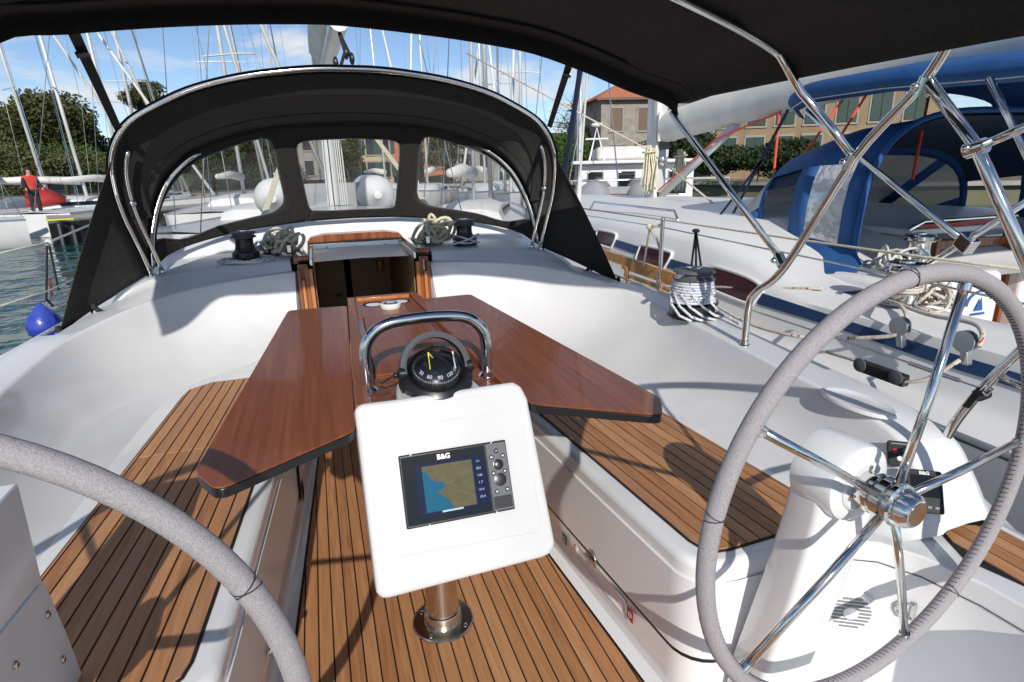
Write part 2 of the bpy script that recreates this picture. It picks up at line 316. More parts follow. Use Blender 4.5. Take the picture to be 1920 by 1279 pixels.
# ---- benches
for s in (1, -1):
    bi = lambda y: binx(y)-.052
    cx, cy, r_ = bi(-.46)+.10, -.46, .10
    arc = [(cx-r_*math.cos(R(a)), cy-r_*math.sin(R(a))) for a in range(0, 91, 15)]
    outline = [(bi(2.06), 2.06)] + [(bi(y), y) for y in (1.4, .8, .2)] + arc + [(1.25, -.56), (1.3, 2.06)]
    bench = MB().prism([(s*p[0], p[1]) for p in outline][::s], .0, BZ).build('bench', 'gelcoat', Y, bevel=.022, seg=4)
    # locker front standing a little proud of the bench, with a joint under it
    off = lambda d: [(bi(y)-d, y) for y in (1.9, 1.4, .8, .2)] + [(cx-(r_+d)*math.cos(R(a)), cy-(r_+d)*math.sin(R(a))) for a in range(0, 91, 15)] + [(.86, -.56-d)]
    A, B = off(.003), off(-.03)
    rows = [[(s*p[0], p[1], z) for p in A] for z in (.165, .17, .405, .412)]
    rows = [[(s*p[0], p[1], .165) for p in B]] + rows + [[(s*p[0], p[1], .412) for p in B]]
    MB().grid([[(s*(p[0]-d), p[1], z) for p in off(.006)] for d, z in ((-.02, .168), (0, .172), (0, .398), (-.02, .404))]).build('locker_front', 'gelcoat_matt', bench, smooth=30)
    MB().grid([[(s*p[0], p[1], z) for p in off(.0015)] for z in (.156, .1675)]).build('joint_line', 'black_edge', bench, smooth=180)
    # teak on the bench: black bed, planks, a cross joint
    reg = [(binx(1.36), 1.36), (.80, 1.36), (.885, 1.29), (boutx(1.2), 1.2), (boutx(-.5), -.5), (.66, -.52), (.62, -.515), (.592, -.49), (binx(-.45), -.45)]
    MB().prism([(s*p[0], p[1]) for p in reg][::s], BZ-.01, BZ+.0035).build('caulking', 'caulk', bench, smooth=None)
    ins = .006
    for k in range(0, 11):
        for ya, yb in ((-.53, .598), (.602, 1.37)):
            lo, hi = k*PITCH+GAP/2, (k+1)*PITCH-GAP/2
            p = [(binx(ya)+lo, ya), (binx(ya)+hi, ya), (binx(yb)+hi, yb), (binx(yb)+lo, yb)]
            for i in range(len(reg)):
                a, c_ = reg[i], reg[(i+1) % len(reg)]; nx, ny = -(c_[1]-a[1]), (c_[0]-a[0]); L_ = math.hypot(nx, ny); nx /= L_; ny /= L_
                # reg runs clockwise seen from above: the outside is on the left
                p = clip(p, nx, ny, nx*a[0]+ny*a[1]-ins) if len(p) > 2 else []
            if len(p) > 2: plank([(s*q[0], q[1]) for q in p][::s], BZ+.0075, k, bench)
# ---- coamings: bench back that flares up and out
SEC = [((1.08, -.63, BZ), (1.20, -.66, .465)), ((1.06, -.57, BZ), (1.20, -.585, .565)), ((1.045, -.48, BZ), (1.205, -.49, .65)), ((1.03, -.3, BZ), (1.225, -.28, .683)),
       ((1.02, -.05, BZ), (1.245, 0, .69)), ((1.00, .5, BZ), (1.30, .6, .70)), ((.98, .85, BZ), (1.32, .9, .71)), ((.955, 1.15, BZ), (1.27, 1.3, .75)),
       ((.885, 1.36, BZ), (1.08, 1.7, .795)), ((.76, 1.50, BZ), (.9, 1.88, .815)), ((.60, 1.68, BZ), (.65, 2.0, .828)), ((.42, 1.97, BZ), (.40, 2.07, .835))]
Bs = spline([a for a, b_ in SEC], 5); Ts = spline([b_ for a, b_ in SEC], 5)
def outward(i):
    d = Ts[min(i+1, len(Ts)-1)]-Ts[max(i-1, 0)]; d.z = 0; d.normalize(); return Vector((d.y, -d.x, 0))
for s in (1, -1):
    rows = []
    for i in range(len(Bs)):
        B, T = Bs[i], Ts[i]; row = []
        for k in range(13):
            t_ = k/12; h = .45*math.sin(t_*math.pi/2)+.55*t_; v = .55*(1-math.cos(t_*math.pi/2))+.45*t_
            row.append(Vector((lerp(B.x, T.x, h), lerp(B.y, T.y, h), lerp(B.z-.004, T.z, v))))
        o_ = outward(i); lip = .014
        row += [T+o_*lip*.3+V(0, 0, .006), T+o_*lip+V(0, 0, .009)]
        rows.append([(s*p.x, p.y, p.z) for p in row])
    MB().grid(rows).build('coaming', 'gelcoat', Y, smooth=180)
    # coaming top, gunwale and topside
    rows = []
    for i in range(len(Ts)):
        T, o_ = Ts[i]+V(0, 0, .009), outward(i); T = T+o_*.014
        fwd = max(0, (T.y-1.3)/.8)
        w1 = .15
        row = [T, T+o_*w1*.5+V(0, 0, .004), T+o_*w1, T+o_*(w1+.03)+V(0, 0, -.02), T+o_*(w1+.035)+V(0, 0, -.09)]
        if T.y > 1.35:                       # further forward the deck runs straight on outboard
            ox = 1.50
            row = [T, Vector((lerp(T.x, ox, .5), T.y+.04, T.z-.02)), Vector((ox-.03, T.y+.08, .70)), Vector((ox, T.y+.08, .68)), Vector((ox+.01, T.y+.08, .60))]
        rows.append([(s*p.x, p.y, p.z) for p in row])
    MB().grid(rows).build('coaming_top', 'gelcoat_matt', Y, smooth=180)
    hull = []
    for y, bx, zt in ((-2.2, 1.35, .44), (-1.2, 1.40, .44), (-.7, 1.415, .45), (-.45, 1.41, .58), (0, 1.435, .60), (.6, 1.49, .61), (1.3, 1.51, .62), (2.2, 1.56, .64), (4, 1.5, .68), (6, 1.15, .74), (8, .55, .82), (9.3, .02, .9)):
        hull.append([(s*bx, y, zt), (s*bx*.99, y, .2), (s*bx*.95, y, -.3), (s*bx*.85, y, WATER_Z-.2)])
    MB().grid(hull).build('topside', 'gelcoat', Y, smooth=180)
    # foredeck side (under and ahead of the hood)
    MB().grid([[(s*x_, y, z_) for x_, z_ in ((.0, zc), (bx*.55, zc-.02), (bx, zt))] for y, bx, zt, zc in ((2.2, 1.55, .66, .88), (2.75, 1.54, .66, .9), (4, 1.49, .69, .95), (6, 1.14, .75, .9), (8, .54, .83, .88), (9.3, .02, .91, .92))]).build('foredeck', 'gelcoat_matt', Y, smooth=180)
    # winch shelf between coaming and hood
    E_ = [(1.30, 1.80, .755), (1.19, 1.93, .845), (1.05, 2.02, .878), (.85, 2.09, .892), (.65, 2.12, .898), (.42, 2.125, .90)]
    Tq = [(1.33, 1.62, .74), (1.18, 1.60, .785), (1.06, 1.76, .81), (.88, 1.93, .825), (.65, 2.03, .838), (.415, 2.085, .846)]
    Ez = spline(E_, 5); Tz = spline(Tq, 5)
    rows = [[(s*p.x, p.y, p.z) for p in (Tz[i], lerp(Tz[i], Ez[i], .55)+V(0, 0, -.004), Ez[i]+V(0, -.012, -.012), Ez[i], Ez[i]+V(0, .03, .004), V(Ez[i].x*.98, 2.45, .915), V(Ez[i].x*.96, 2.8, .93))] for i in range(len(Ez))]
    MB().grid(rows).build('winch_shelf', 'gelcoat_matt', Y, smooth=50)
    # bulkhead beside the companionway, and the rounded end of the coaming
    MB().box(min(s*.385, s*1.25), max(s*.385, s*1.25), 2.09, 2.13, 0, .80).build('bulkhead', 'gelcoat', Y, bevel=.006)
    MB().grid([[(s*.40, 2.07, .835), (s*.385, 2.09, .85), (s*.385, 2.13, .895)], [(s*.415, 2.0, .6), (s*.39, 2.07, .6), (s*.385, 2.12, .6)], [(s*.425, 1.96, BZ), (s*.395, 2.05, BZ), (s*.385, 2.1, BZ)], [(s*.43, 1.96, 0), (s*.4, 2.05, 0), (s*.385, 2.1, 0)]]).build('coaming_end', 'gelcoat', Y, smooth=180)
# ---- coachroof step in front of the shelf, hatch garage, roof
rows = []
for x in np.linspace(-1.12, 1.12, 25):
    yb = 2.80-.35*(abs(x)/1.12)**2.2; zc = 1.075-.10*(abs(x)/1.12)**2
    rows.append([(x, yb-.06, .915), (x, yb-.045, .93), (x, yb-.01, zc-.03), (x, yb+.03, zc-.005), (x, yb+.09, zc+.004), (x, yb+.5, zc+.02), (x*.8, yb+3.2, zc-.08), (x*.7, yb+3.6, .9)])
MB().grid(rows).build('coachroof', 'gelcoat', Y, smooth=60)
# ---- companionway
cw = Y
for s in (1, -1):
    a = lambda x0, x1, y0, y1, z0, z1, m, nm, **k: MB().box(min(s*x0, s*x1), max(s*x0, s*x1), y0, y1, z0, z1).build(nm, m, cw, **k)
    a(.30, .322, 2.015, 2.05, -.2, .86, 'wood_orange', 'jamb_strip', bevel=.004)
    a(.322, .348, 2.03, 2.06, -.2, .872, 'mahogany_side', 'jamb', bevel=.003)
    a(.348, .366, 2.012, 2.05, -.2, .80, 'wood_orange', 'jamb_strip', bevel=.004)
    a(.367, .386, 2.02, 2.06, -.2, .86, 'mahogany_side', 'jamb', bevel=.003)
    a(.325, .384, 2.055, 2.075, .5, .885, 'mahogany_side', 'jamb_head', bevel=.003)
    a(.296, .312, 2.06, 2.70, .872, .915, 'aluminium', 'slide_rail', bevel=.003)
    a(.314, .40, 2.08, 2.72, .90, .931, 'mahogany_side', 'side_rail', bevel=.006)
    a(.318, .345, 2.075, 2.68, .932, .941, 'steel', 'track', bevel=.002)
    a(.29, .295, 2.06, 3.6, -.6, .88, 'cabin_wood', 'inner_lining')
MB().box(.335, .358, 2.035, 2.054, .80, .87).build('hasp', 'steel', cw, bevel=.003)
MB().box(-.295, .295, 2.70, 2.73, .862, .925).build('slide_frame', 'aluminium', cw, bevel=.002)
for x in (-.2, 0, .2): MB().cyl((x, 2.7005, .895), (x, 2.697, .895), .006, n=10).build('screw', 'black_plastic', cw)
hp = [(-.33, .934), (-.30, .968), (-.2, .985), (.2, .985), (.30, .968), (.33, .934)]
MB().slab([(x, 2.69, z) for x, z in hp], (0, .07, .008)).build('hatch_board', 'mahogany_side', cw, bevel=.004)
MB().box(-.295, .295, 2.74, 3.7, .86, .90).build('hatch_roof', 'cabin_wood', cw)
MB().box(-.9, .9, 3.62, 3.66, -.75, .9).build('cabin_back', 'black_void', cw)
MB().box(-.29, -.075, 3.4, 3.43, -.75, .80).build('cabin_door', 'cabin_wood', cw)
MB().box(-.025, .62, 3.38, 3.41, -.75, .82).build('cabin_panel', 'cabin_wood', cw)
MB().box(-.9, .9, 2.0, 3.66, -.8, -.75).build('cabin_sole', 'cabin_wood', cw)
MB().box(-.3, .3, 2.06, 2.09, -.75, .12).build('washboard_sill', 'gelcoat', cw)
MB().cyl((-.12, 3.395, .43), (-.12, 3.37, .43), .018, n=12).cyl((-.12, 3.37, .43), (-.17, 3.365, .42), .008, n=8).build('door_handle', 'black_plastic', cw)
MB().lathe((.21, 3.37, .60), (0, 0, 1), [(.03, 0), (.035, .05), (.03, .085)], 14).build('cabin_lamp', 'wood_orange', cw)
# ---- helm seats
for s in (1, -1):
    hs = [(.86, -.565), (.96, -.575), (1.04, -.62), (1.09, -.70), (1.125, -.82), (1.14, -1.0), (1.02, -1.12), (1.0, -2.0), (1.40, -2.0), (1.405, -.562)]
    seat = MB().prism([(s*p[0], p[1]) for p in hs][::-s], 0, .452).build('helm_seat', 'gelcoat', Y, bevel=.025, seg=4)
    tk = [(1.215, -.65), (1.30, -.62), (1.375, -.63), (1.375, -1.6), (1.18, -1.6), (1.19, -1.0), (1.20, -.85), (1.17, -.74)]
    MB().prism([(s*p[0], p[1]) for p in tk][::-s], .44, .4555).build('caulking', 'caulk', seat, smooth=None)
    for k in range(5):
        p = [(1.16+k*PITCH+.002, -1.6), (1.16+(k+1)*PITCH-.002, -1.6), (1.16+(k+1)*PITCH-.002, -.6), (1.16+k*PITCH+.002, -.6)]
        p = clip(clip(clip(p, -1, 0, -1.205), 1, 0, 1.368), .45, 1, -.63+.45*1.30-.012)
        p = clip(p, -.9, .45, -.9*1.215+.45*-.65-.006) if len(p) > 2 else p
        if len(p) > 2: plank([(s*q[0], q[1]) for q in p][::-s], .4595, k, seat)
    # moulded seam under the rim
    MB().tube([(s*(p[0]-.0005), p[1]-.001, .395) for p in hs[:6]], .0018, 6).build('seam', 'grey_plastic', seat)
    if s < 0: continue
    sp = thing('loudspeaker', 'round white loudspeaker grille set low beside the starboard pedestal', 'loudspeaker', (1.0, -.59, .2)); nrm = Vector((-.5, -.86, 0)).normalized(); o_ = Vector((1.0, -.598, .235)); U_ = Vector((0, 0, 1)).cross(nrm).normalized(); W_ = Vector((0, 0, 1))
    MB().lathe(o_, nrm, [(.068, 0), (.068, .004), (.06, .008), (.05, .006)], 28).build('rim', 'gelcoat', sp)
    for k in range(-4, 5):
        hw = math.sqrt(max(.05**2-(k*.011)**2, 0)); MB().obox(o_+nrm*.0075+W_*(k*.011), U_*hw, W_*.0022, nrm*.0015).build('slot', 'grey_print', sp, smooth=None)
    MB().lathe(o_, nrm, [(.02, .007), (.018, .0115), (.0, .0125)], 18).build('badge', 'gelcoat', sp)
# ================================================================ wheels, pedestals
def frame_n(n):
    n = Vector(n).normalized(); e1 = Vector((1, 0, 0)); e1 = (e1-n*e1.dot(n)).normalized(); return n, e1, n.cross(e1)
RR = .0163; KS = .829
def wheel(c, n, rad, a0, label):
    c = Vector(c); n, e1, e2 = frame_n(n); pt = lambda a, r, d=0: c+(e1*math.cos(R(a))+e2*math.sin(R(a)))*r+n*d
    w_ = thing('steering_wheel', label, 'steering wheel', c, 'twin steering wheels')
    rim = MB().tube([pt(a, rad) for a in range(0, 360, 4)], RR, 14, closed=True).build('rim', 'rim_leather', w_, smooth=180)
    # lacing on the inside of the leather
    st = MB()
    for a in np.arange(0, 360, 1.5):
        q = [c+(e1*math.cos(R(a+d))+e2*math.sin(R(a+d)))*(rad-(RR+.0003)*math.cos(R(t_)))+n*((RR+.0003)*math.sin(R(t_))) for t_, d in ((-22, 0), (0, .3), (22, .6))]
        st.tube(q, .0009, 4)
    for a in (25, 97, 169, 241, 313):
        for d0, d1 in ((-1, 1), (1, -1)):
            st.tube([c+(e1*math.cos(R(a+lerp(d0, d1, u)))+e2*math.sin(R(a+lerp(d0, d1, u))))*(rad+(RR+.0006)*math.cos(R(t_)))+n*((RR+.0006)*math.sin(R(t_))) for u, t_ in zip(np.linspace(0, 1, 7), np.linspace(-20, 200, 7))], .0011, 4)
    st.build('lacing', 'thread', rim)
    for k in range(5):
        a = a0+72*k
        sp = MB().tube([pt(a, .03, .012), pt(a, .2, .010), pt(a, rad-.010, 0)], .0088, 12).build('spoke', 'steel', w_, smooth=180)
        MB().cyl(pt(a, rad-.028, .001), pt(a, rad-.014, 0), .0112, n=12).build('ferrule', 'steel', sp)
    hub = MB().lathe(c, n, [(r_*KS, d_*KS) for r_, d_ in [(.028, -.085), (.045, -.08), (.047, -.03), (.052, -.028), (.052, -.018), (.046, -.016), (.046, -.010), (.054, -.008), (.054, .012), (.047, .014), (.047, .02), (.053, .022), (.053, .032), (.046, .036), (.043, .06), (.034, .072), (.030, .0735)]], 32).build('hub', 'steel', w_, smooth=30)
    MB().lathe(c+n*.0735*KS, n, [(.0245, 0), (.0245, .0012), (0.0, .0018)], 28).build('hub_cap', 'brushed_steel', hub, smooth=30)
    return w_
WN_R = (.0952, -.995, -.0173); WN_L = (-.0902, -.996, -.0173)
WC_R = Vector((.7625, -.8210, .7560)); WC_L = Vector((-.7827, -.8529, .7307))
wheel(WC_R, WN_R, .450, 76, 'grey leather covered steering wheel on the starboard side, whole rim in view')
wheel(WC_L, WN_L, .450, 68, 'grey leather covered steering wheel on the port side, only its upper arc in view')
def pedestal(c, n, side, label):
    c = Vector(c); n, e1, e2 = frame_n(n); p = thing('helm_pedestal', label, 'pedestal', (c.x, c.y+.2, 0), 'helm pedestals')
    f = lambda d: c-n*d
    rows = []
    # column: a wedge that leans, broad inboard face, lofted from floor to housing
    for z, cx, cy, hx, hy in ((0, -.062*side, .20, .074, .058), (.2, -.047*side, .188, .074, .056), (.45, -.012*side, .158, .078, .052), (.66, .0, .128, .083, .047), (.755, .0, .118, .084, .044)):
        rows.append([Vector((c.x+cx+q[0], c.y+cy+q[1], z)) for q in rrect(hx, hy, .016, 4)])
    for r_ in rows: r_.append(r_[0])
    MB().grid(rows).build('column', 'gelcoat', p, smooth=50)
    MB().lathe(f(.165), n, [(.0, -.002), (.075, 0), (.084, .006), (.086, .02), (.086, .095), (.083, .105), (.075, .109), (.05, .110)], 40).build('housing', 'gelcoat', p, smooth=40)
    fg = MB().lathe(f(.055), n, [(.056, 0), (.056, .004), (.052, .008), (.034, .008), (.031, .02), (.030, .03)], 32).build('shaft_boss', 'gelcoat', p, smooth=40)
    for a in range(20, 380, 60):
        q = f(.0475)+(e1*math.cos(R(a))+e2*math.sin(R(a)))*.044
        MB().lathe(q, n, [(.0055, 0), (.0055, .0025), (.0025, .003)], 12).build('bolt', 'brushed_steel', fg)
    return p
pedestal(WC_R, WN_R, 1, 'white helm pedestal behind the starboard wheel')
# the port pedestal is seen close at the left edge: its inboard face and bolted cover plate
pp = thing('helm_pedestal', 'white helm pedestal at the left edge with a bolted cover plate', 'pedestal', (-.87, -.5, 0), 'helm pedestals')
def pq(px, py, x=-.79): return atx(px, py, x)
edge = [pq(35, 905), pq(55, 985), pq(80, 1090), pq(120, 1180), pq(165, 1290)]
back = [Vector((-.79, -.67, q.z)) for q in edge]
MB().slab(edge + back[::-1], (-.16, 0, 0)).build('column', 'gelcoat', pp, bevel=.004)
c0 = [pq(4, 1180), pq(70, 1098), pq(82, 1100), pq(118, 1182), pq(160, 1290), Vector((-.79, -.66, pq(160, 1290).z)), Vector((-.79, -.66, pq(4, 1180).z))]
cp = MB().slab(c0, (.004, 0, 0)).build('cover_plate', 'gelcoat_matt', pp, bevel=.0015, seg=2)
for px, py in ((88, 1153), (28, 1248), (117, 1237)):
    q = pq(px, py, -.786); MB().lathe(q, (1, 0, 0), [(.0075, 0), (.0075, .002), (.005, .0045), (.002, .005)], 14).build('bolt', 'brushed_steel', cp)
    MB().lathe(q+V(.0046, 0, 0), (1, 0, 0), [(.0026, 0), (.0026, .0008)], 6).build('bolt_socket', 'black_plastic', cp)
# lamp or latch knob seen between port rim and floor
# ---- switch pad and small display on the end of the starboard coaming
def pad(name, label, cat, px, py, hw, hh, mat):
    o = hit(px, py, (1.13, -.55, .57), Vector((-.55, -.62, .56))); n = Vector((-.5, -.6, .62)).normalized(); U = Vector((.78, -.62, .03)); U = (U-n*U.dot(n)).normalized(); W = n.cross(U)
    t_ = thing(name, label, cat, o); MB().slab(frame_pts(o, U, W, rrect(hw, hh, .006, 3)), n*.012).build('case', mat, t_, bevel=.002)
    return t_, o+n*.0125, U, W, n
t_, o, U, W, n = pad('thruster_panel', 'small black switch panel with coloured buttons on the starboard coaming end', 'switch panel', 1684, 852, .027, .034, 'black_plastic')
for dx, dy, m in ((-.010, .006, 'red_label'), (.012, .009, 'green_label'), (0, -.014, 'white_print')): MB().lathe(o+U*dx+W*dy, n, [(.007, 0), (.006, .002), (0, .0022)], 14).build('button', m, t_)
MB().obox(o+W*.026+n*.0003, U*.018, W*.0015, n*.0003).build('caption', 'grey_print', t_)
t_, o, U, W, n = pad('helm_display', 'black square sailing instrument display beside the starboard wheel hub', 'display', 1732, 922, .040, .055, 'black_plastic')
MB().slab(frame_pts(o+W*.012, U, W, rrect(.031, .028, .003, 3)), n*.0006).build('screen', 'dark_glass', t_)
text('B&G', .012, o+W*.046+n*.0004, U, W, 'white_print', t_, 'brand_lettering', bold=.0004)
for k in range(4): MB().obox(o+U*(-.024+.016*k)-W*.041+n*.0005, U*.0045, W*.003, n*.0008).build('key', 'grey_print', t_)
# ---- oval locker lid on the coaming, folding pad eye, placard
t_ = thing('oval_cover', 'white oval moulded cover on top of the starboard coaming', 'cover', (1.235, -.32, .69))
mb = MB(); rows = []
for r_, z in ((1.0, .690), (.98, .699), (.93, .701), (.89, .698), (.4, .698), (.02, .698)): rows.append([(1.245+.062*r_*math.cos(R(a)), -.32+.125*r_*math.sin(R(a)), z) for a in range(0, 361, 12)])
mb.grid(rows[::-1]).build('lid', 'gelcoat', t_, smooth=60)
pe = thing('pad_eye', 'folding steel pad eye on the starboard helm seat side', 'pad eye', (1.10, -.74, .26))
nrm = Vector((-1, -.33, 0)).normalized(); U_ = Vector((0, 0, 1)).cross(nrm).normalized(); o_ = Vector((1.088, -.70, .29))
MB().obox(o_, U_*.006, V(0, 0, .028), nrm*.004).build('hinge_plate', 'steel', pe, bevel=.002)
MB().tube([o_+nrm*.006+V(0, 0, .022), o_+nrm*.012+V(0, 0, .022)-U_*.022, o_+nrm*.013+V(0, 0, .008)-U_*.034, o_+nrm*.013-V(0, 0, .008)-U_*.034, o_+nrm*.012-V(0, 0, .022)-U_*.022, o_+nrm*.006-V(0, 0, .022)], .0032, 8).build('ring', 'steel', pe)
pc = thing('placard', 'small white builder placard low beside the starboard pedestal', 'placard', atx(1545, 1240, 1.03))
o_ = atx(1545, 1240, 1.052); MB().obox(o_, (.0008, 0, 0), (0, .030, 0), (0, 0, .045)).build('plate', 'white_print', pc, smooth=None)
for k in range(7): MB().obox(o_+V(-.0012, .004*(k % 3)-.004, .033-.011*k), (.0003, 0, 0), (0, .018-.004*(k % 2), 0), (0, 0, .0018)).build('print_line', 'grey_print', pc, smooth=None)
MB().lathe((1.16, -1.03, .19), (-1, -.3, .1), [(.03, 0), (.03, .008), (.022, .012), (.02, .004), (0, .004)], 22).build('shower_box', 'steel', Y)
# ================================================================ cockpit table, instrument pod, compass
TZ = .83
tb = thing('cockpit_table', 'varnished mahogany drop-leaf cockpit table with both leaves raised', 'table', (0, .4, 0))
def round_poly(p, r, n=4):
    out = []
    for i in range(len(p)):
        a, b_, c_ = Vector(p[i-1]), Vector(p[i]), Vector(p[(i+1) % len(p)]); u, v = (a-b_), (c_-b_); t_ = min(r, u.length*.45, v.length*.45)
        P0, P1 = b_+u.normalized()*t_, b_+v.normalized()*t_
        out += [tuple((P0*(1-k/n)**2+b_*2*(k/n)*(1-k/n)+P1*(k/n)**2)) for k in range(n+1)]
    return out
bw = lambda y: .200-.040*y                      # half width of the centre box
for s in (1, -1):
    lf = round_poly([(s*(bw(1.07)+.003), 1.075), (s*.405, 1.085), (s*.535, -.36), (s*.482, -.455), (s*(bw(-.27)+.003), -.275)], .03)
    leaf = MB().prism(lf, TZ-.026, TZ-.004).build('leaf', 'black_edge', tb, bevel=.003)
    MB().prism([(p[0], p[1]) for p in lf], TZ-.0039, TZ).build('veneer', 'mahogany', leaf, smooth=None, bevel=.001, seg=1)
    MB().bar((s*.30, -.05, TZ-.04), (s*.26, .9, TZ-.04), (.018, 0, 0), (0, 0, .012)).build('leaf_bearer', 'black_edge', tb)
box = MB().prism([(-bw(1.12), 1.12), (bw(1.12), 1.12), (bw(-.2), -.20), (-bw(-.2), -.20)], .60, .838).build('box', 'mahogany_side', tb, bevel=.008)
# raised rim and sunk lids on the box
def strip(a, b_, wd, z0, z1, nm, m, par): 
    a, b_ = Vector((*a, 0)), Vector((*b_, 0)); d = (b_-a).normalized(); q = Vector((d.y, -d.x, 0))*wd; return MB().prism([(a+q)[:2], (b_+q)[:2], (b_-q)[:2], (a-q)[:2]], z0, z1).build(nm, m, par, bevel=.003)
for s in (1, -1): strip((s*(bw(-.19)-.018), -.195), (s*(bw(1.11)-.018), 1.11), .017, .838, .858, 'rim', 'mahogany', box)
strip((-bw(1.1)+.036, 1.098), (bw(1.1)-.036, 1.098), .016, .838, .858, 'rim', 'mahogany', box)
strip((-bw(1.1)+.040, 1.079), (bw(1.1)-.040, 1.079), .0025, .838, .8575, 'rim_edge', 'wood_orange', box)
MB().prism([(-bw(1.06)+.037, 1.075), (bw(1.06)-.037, 1.075), (bw(.76)-.037, .765), (-bw(.76)+.037, .765)], .838, .845).build('cup_panel', 'mahogany', box, bevel=.001)
for x, y in ((-.052, .985), (.062, 1.0)):
    MB().lathe((x, y, .8458), (0, 0, 1), [(.047, 0), (.047, .0006), (.0, .0006)], 26).build('cup_hole', 'black_void', box)
    MB().lathe((x, y-.012, .8466), (0, 0, 1), [(.034, 0), (.03, .0006), (.0, .0006)], 24).build('cup_bottom', 'white_print', box)
MB().prism([(-.112, .755), (.112, .755), (.135, .05), (-.135, .05)], .838, .8445).build('box_lid', 'mahogany', box, bevel=.001)
for s in (1, -1): strip((s*.1135, .757), (s*.1365, .05), .0012, .8382, .8448, 'lid_joint', 'black_void', box)
strip((-.1135, .757), (.1135, .757), .0012, .8382, .8448, 'lid_joint', 'black_void', box)
MB().lathe((0, .715, .8447), (0, 0, 1), [(.016, 0), (.016, .0008), (0, .0008)], 18).build('finger_hole', 'black_void', box)
ft = thing('deck_plug', 'white and grey round cap lying in the cup tray of the table', 'cap', (.01, .88, .845))
MB().lathe((.01, .885, .8452), (0, 0, 1), [(.040, 0), (.043, .008), (.043, .018), (.038, .022), (.03, .020), (0, .020)], 26).build('cap', 'rubber_white', ft)
MB().lathe((.01, .885, .866), (0, 0, 1), [(.031, -.001), (.030, .002), (0, .003)], 24).build('cap_top', 'grey_plastic', ft)
MB().obox((.01, .885, .870), (.016, 0, 0), (0, .007, 0), (0, 0, .002)).build('grip', 'pale_blue_print', ft, bevel=.001)
# grab rail over the table end
gr = spline([(-.165, -.05, .838), (-.165, -.05, .93), (-.152, -.05, .978), (-.115, -.05, 1.010), (-.05, -.05, 1.022), (.05, -.05, 1.022), (.115, -.05, 1.010), (.152, -.05, .978), (.165, -.05, .93), (.165, -.05, .838)], 6)
rail = MB().tube(gr, .0155, 16).build('grab_rail', 'steel', tb, smooth=180)
for s in (1, -1): MB().lathe((s*.165, -.05, .838), (0, 0, 1), [(.027, 0), (.027, .003), (.0165, .012)], 22).build('rail_foot', 'steel', rail)
post = MB().lathe((0, 0, 0), (0, 0, 1), [(.098, .001), (.098, .005), (.094, .008), (.060, .010), (.058, .045), (.0565, .048), (.051, .050), (.051, .60)], 40).build('post', 'brushed_steel', tb, smooth=30)
for a in (50, 140, 230, 320): MB().lathe((.08*math.cos(R(a)), .08*math.sin(R(a)), .008), (0, 0, 1), [(.0075, 0), (.0075, .0025), (.004, .003), (.004, .001), (0, .001)], 14).build('bolt', 'steel', post)
MB().lathe((0, 1.0, 0), (0, 0, 1), [(.07, .001), (.07, .008), (.03, .012), (.03, .5)], 24).build('front_leg', 'brushed_steel', tb, smooth=30)
# ---- instrument pod
PO = Vector((0, -.43, .487)); PV = Vector((0, .185, .381)).normalized(); PN = Vector((0, -.381, .185)).normalized(); PU = Vector((1, 0, 0))
def pod(px, py, d=0.0): return hit(px, py, PO+PN*d, PN)
pd = thing('instrument_pod', 'white instrument pod on the aft end of the table', 'instrument pod', (0, -.3, .48))
pts = [(664, 768), (676, 757), (735, 750), (905, 724), (962, 716), (978, 724), (990, 748), (1042, 1020), (1034, 1038), (1018, 1046), (732, 1122), (716, 1124), (706, 1112)]
ol = [pod(*p) for p in pts]
body = MB().slab(ol, -PN*.13).build('pod_shell', 'pod_white', pd, bevel=.012, seg=4)
plat = [(-.112, -.25), (-.104, -.16)]+[(-.10*math.cos(R(a)), -.125+.085*math.sin(R(a))) for a in range(15, 180, 15)]+[(.104, -.16), (.112, -.25)]
MB().prism(plat, .79, .866).build('compass_platform', 'pod_white', pd, bevel=.01, seg=3)
ins = [pod(*p, .0005) for p in ((700, 818), (716, 806), (972, 768), (984, 778), (1014, 985), (1004, 998), (738, 1046), (724, 1038))]
MB().tube(ins + [ins[0]], .0007, 6).build('panel_groove', 'pod_white', body)
pl = thing('chart_plotter', 'black chart plotter with a lit map screen set into the white pod', 'chart plotter', pod(855, 905))
cs = [pod(743, 858), pod(942, 823), pod(967, 955), pod(765, 990)]
O_ = (cs[0]+cs[1]+cs[2]+cs[3])/4; PX = ((cs[1]+cs[2])-(cs[0]+cs[3])).normalized(); PY = ((cs[0]+cs[1])-(cs[2]+cs[3])); PY = (PY-PX*PY.dot(PX)).normalized()
HW = ((cs[1]-cs[0]).length+(cs[2]-cs[3]).length)/4; HH = ((cs[0]-cs[3]).length+(cs[1]-cs[2]).length)/4
q = lambda u, v, d=0.: O_+PX*(u*HW)+PY*(v*HH)+PN*d
case = MB().slab([q(-1, -1), q(1, -1), q(1, 1), q(-1, 1)], PN*.012).build('case', 'black_plastic', pl, bevel=.003)
MB().slab([q(-.97, -.93, .0121), q(.57, -.93, .0121), q(.57, .93, .0121), q(-.97, .93, .0121)], PN*.0006).build('glass', 'dark_glass', case)
d = .0129
MB().slab([q(-.74, -.72, d), q(.52, -.72, d), q(.52, .66, d), q(-.74, .66, d)], PN*.0003).build('display', 'screen_navy', case, smooth=None)
MB().slab([q(-.62, -.66, d+.0004), q(.30, -.66, d+.0004), q(.30, .60, d+.0004), q(-.62, .60, d+.0004)], PN*.0002).build('chart_land', 'screen_land', case, smooth=None)
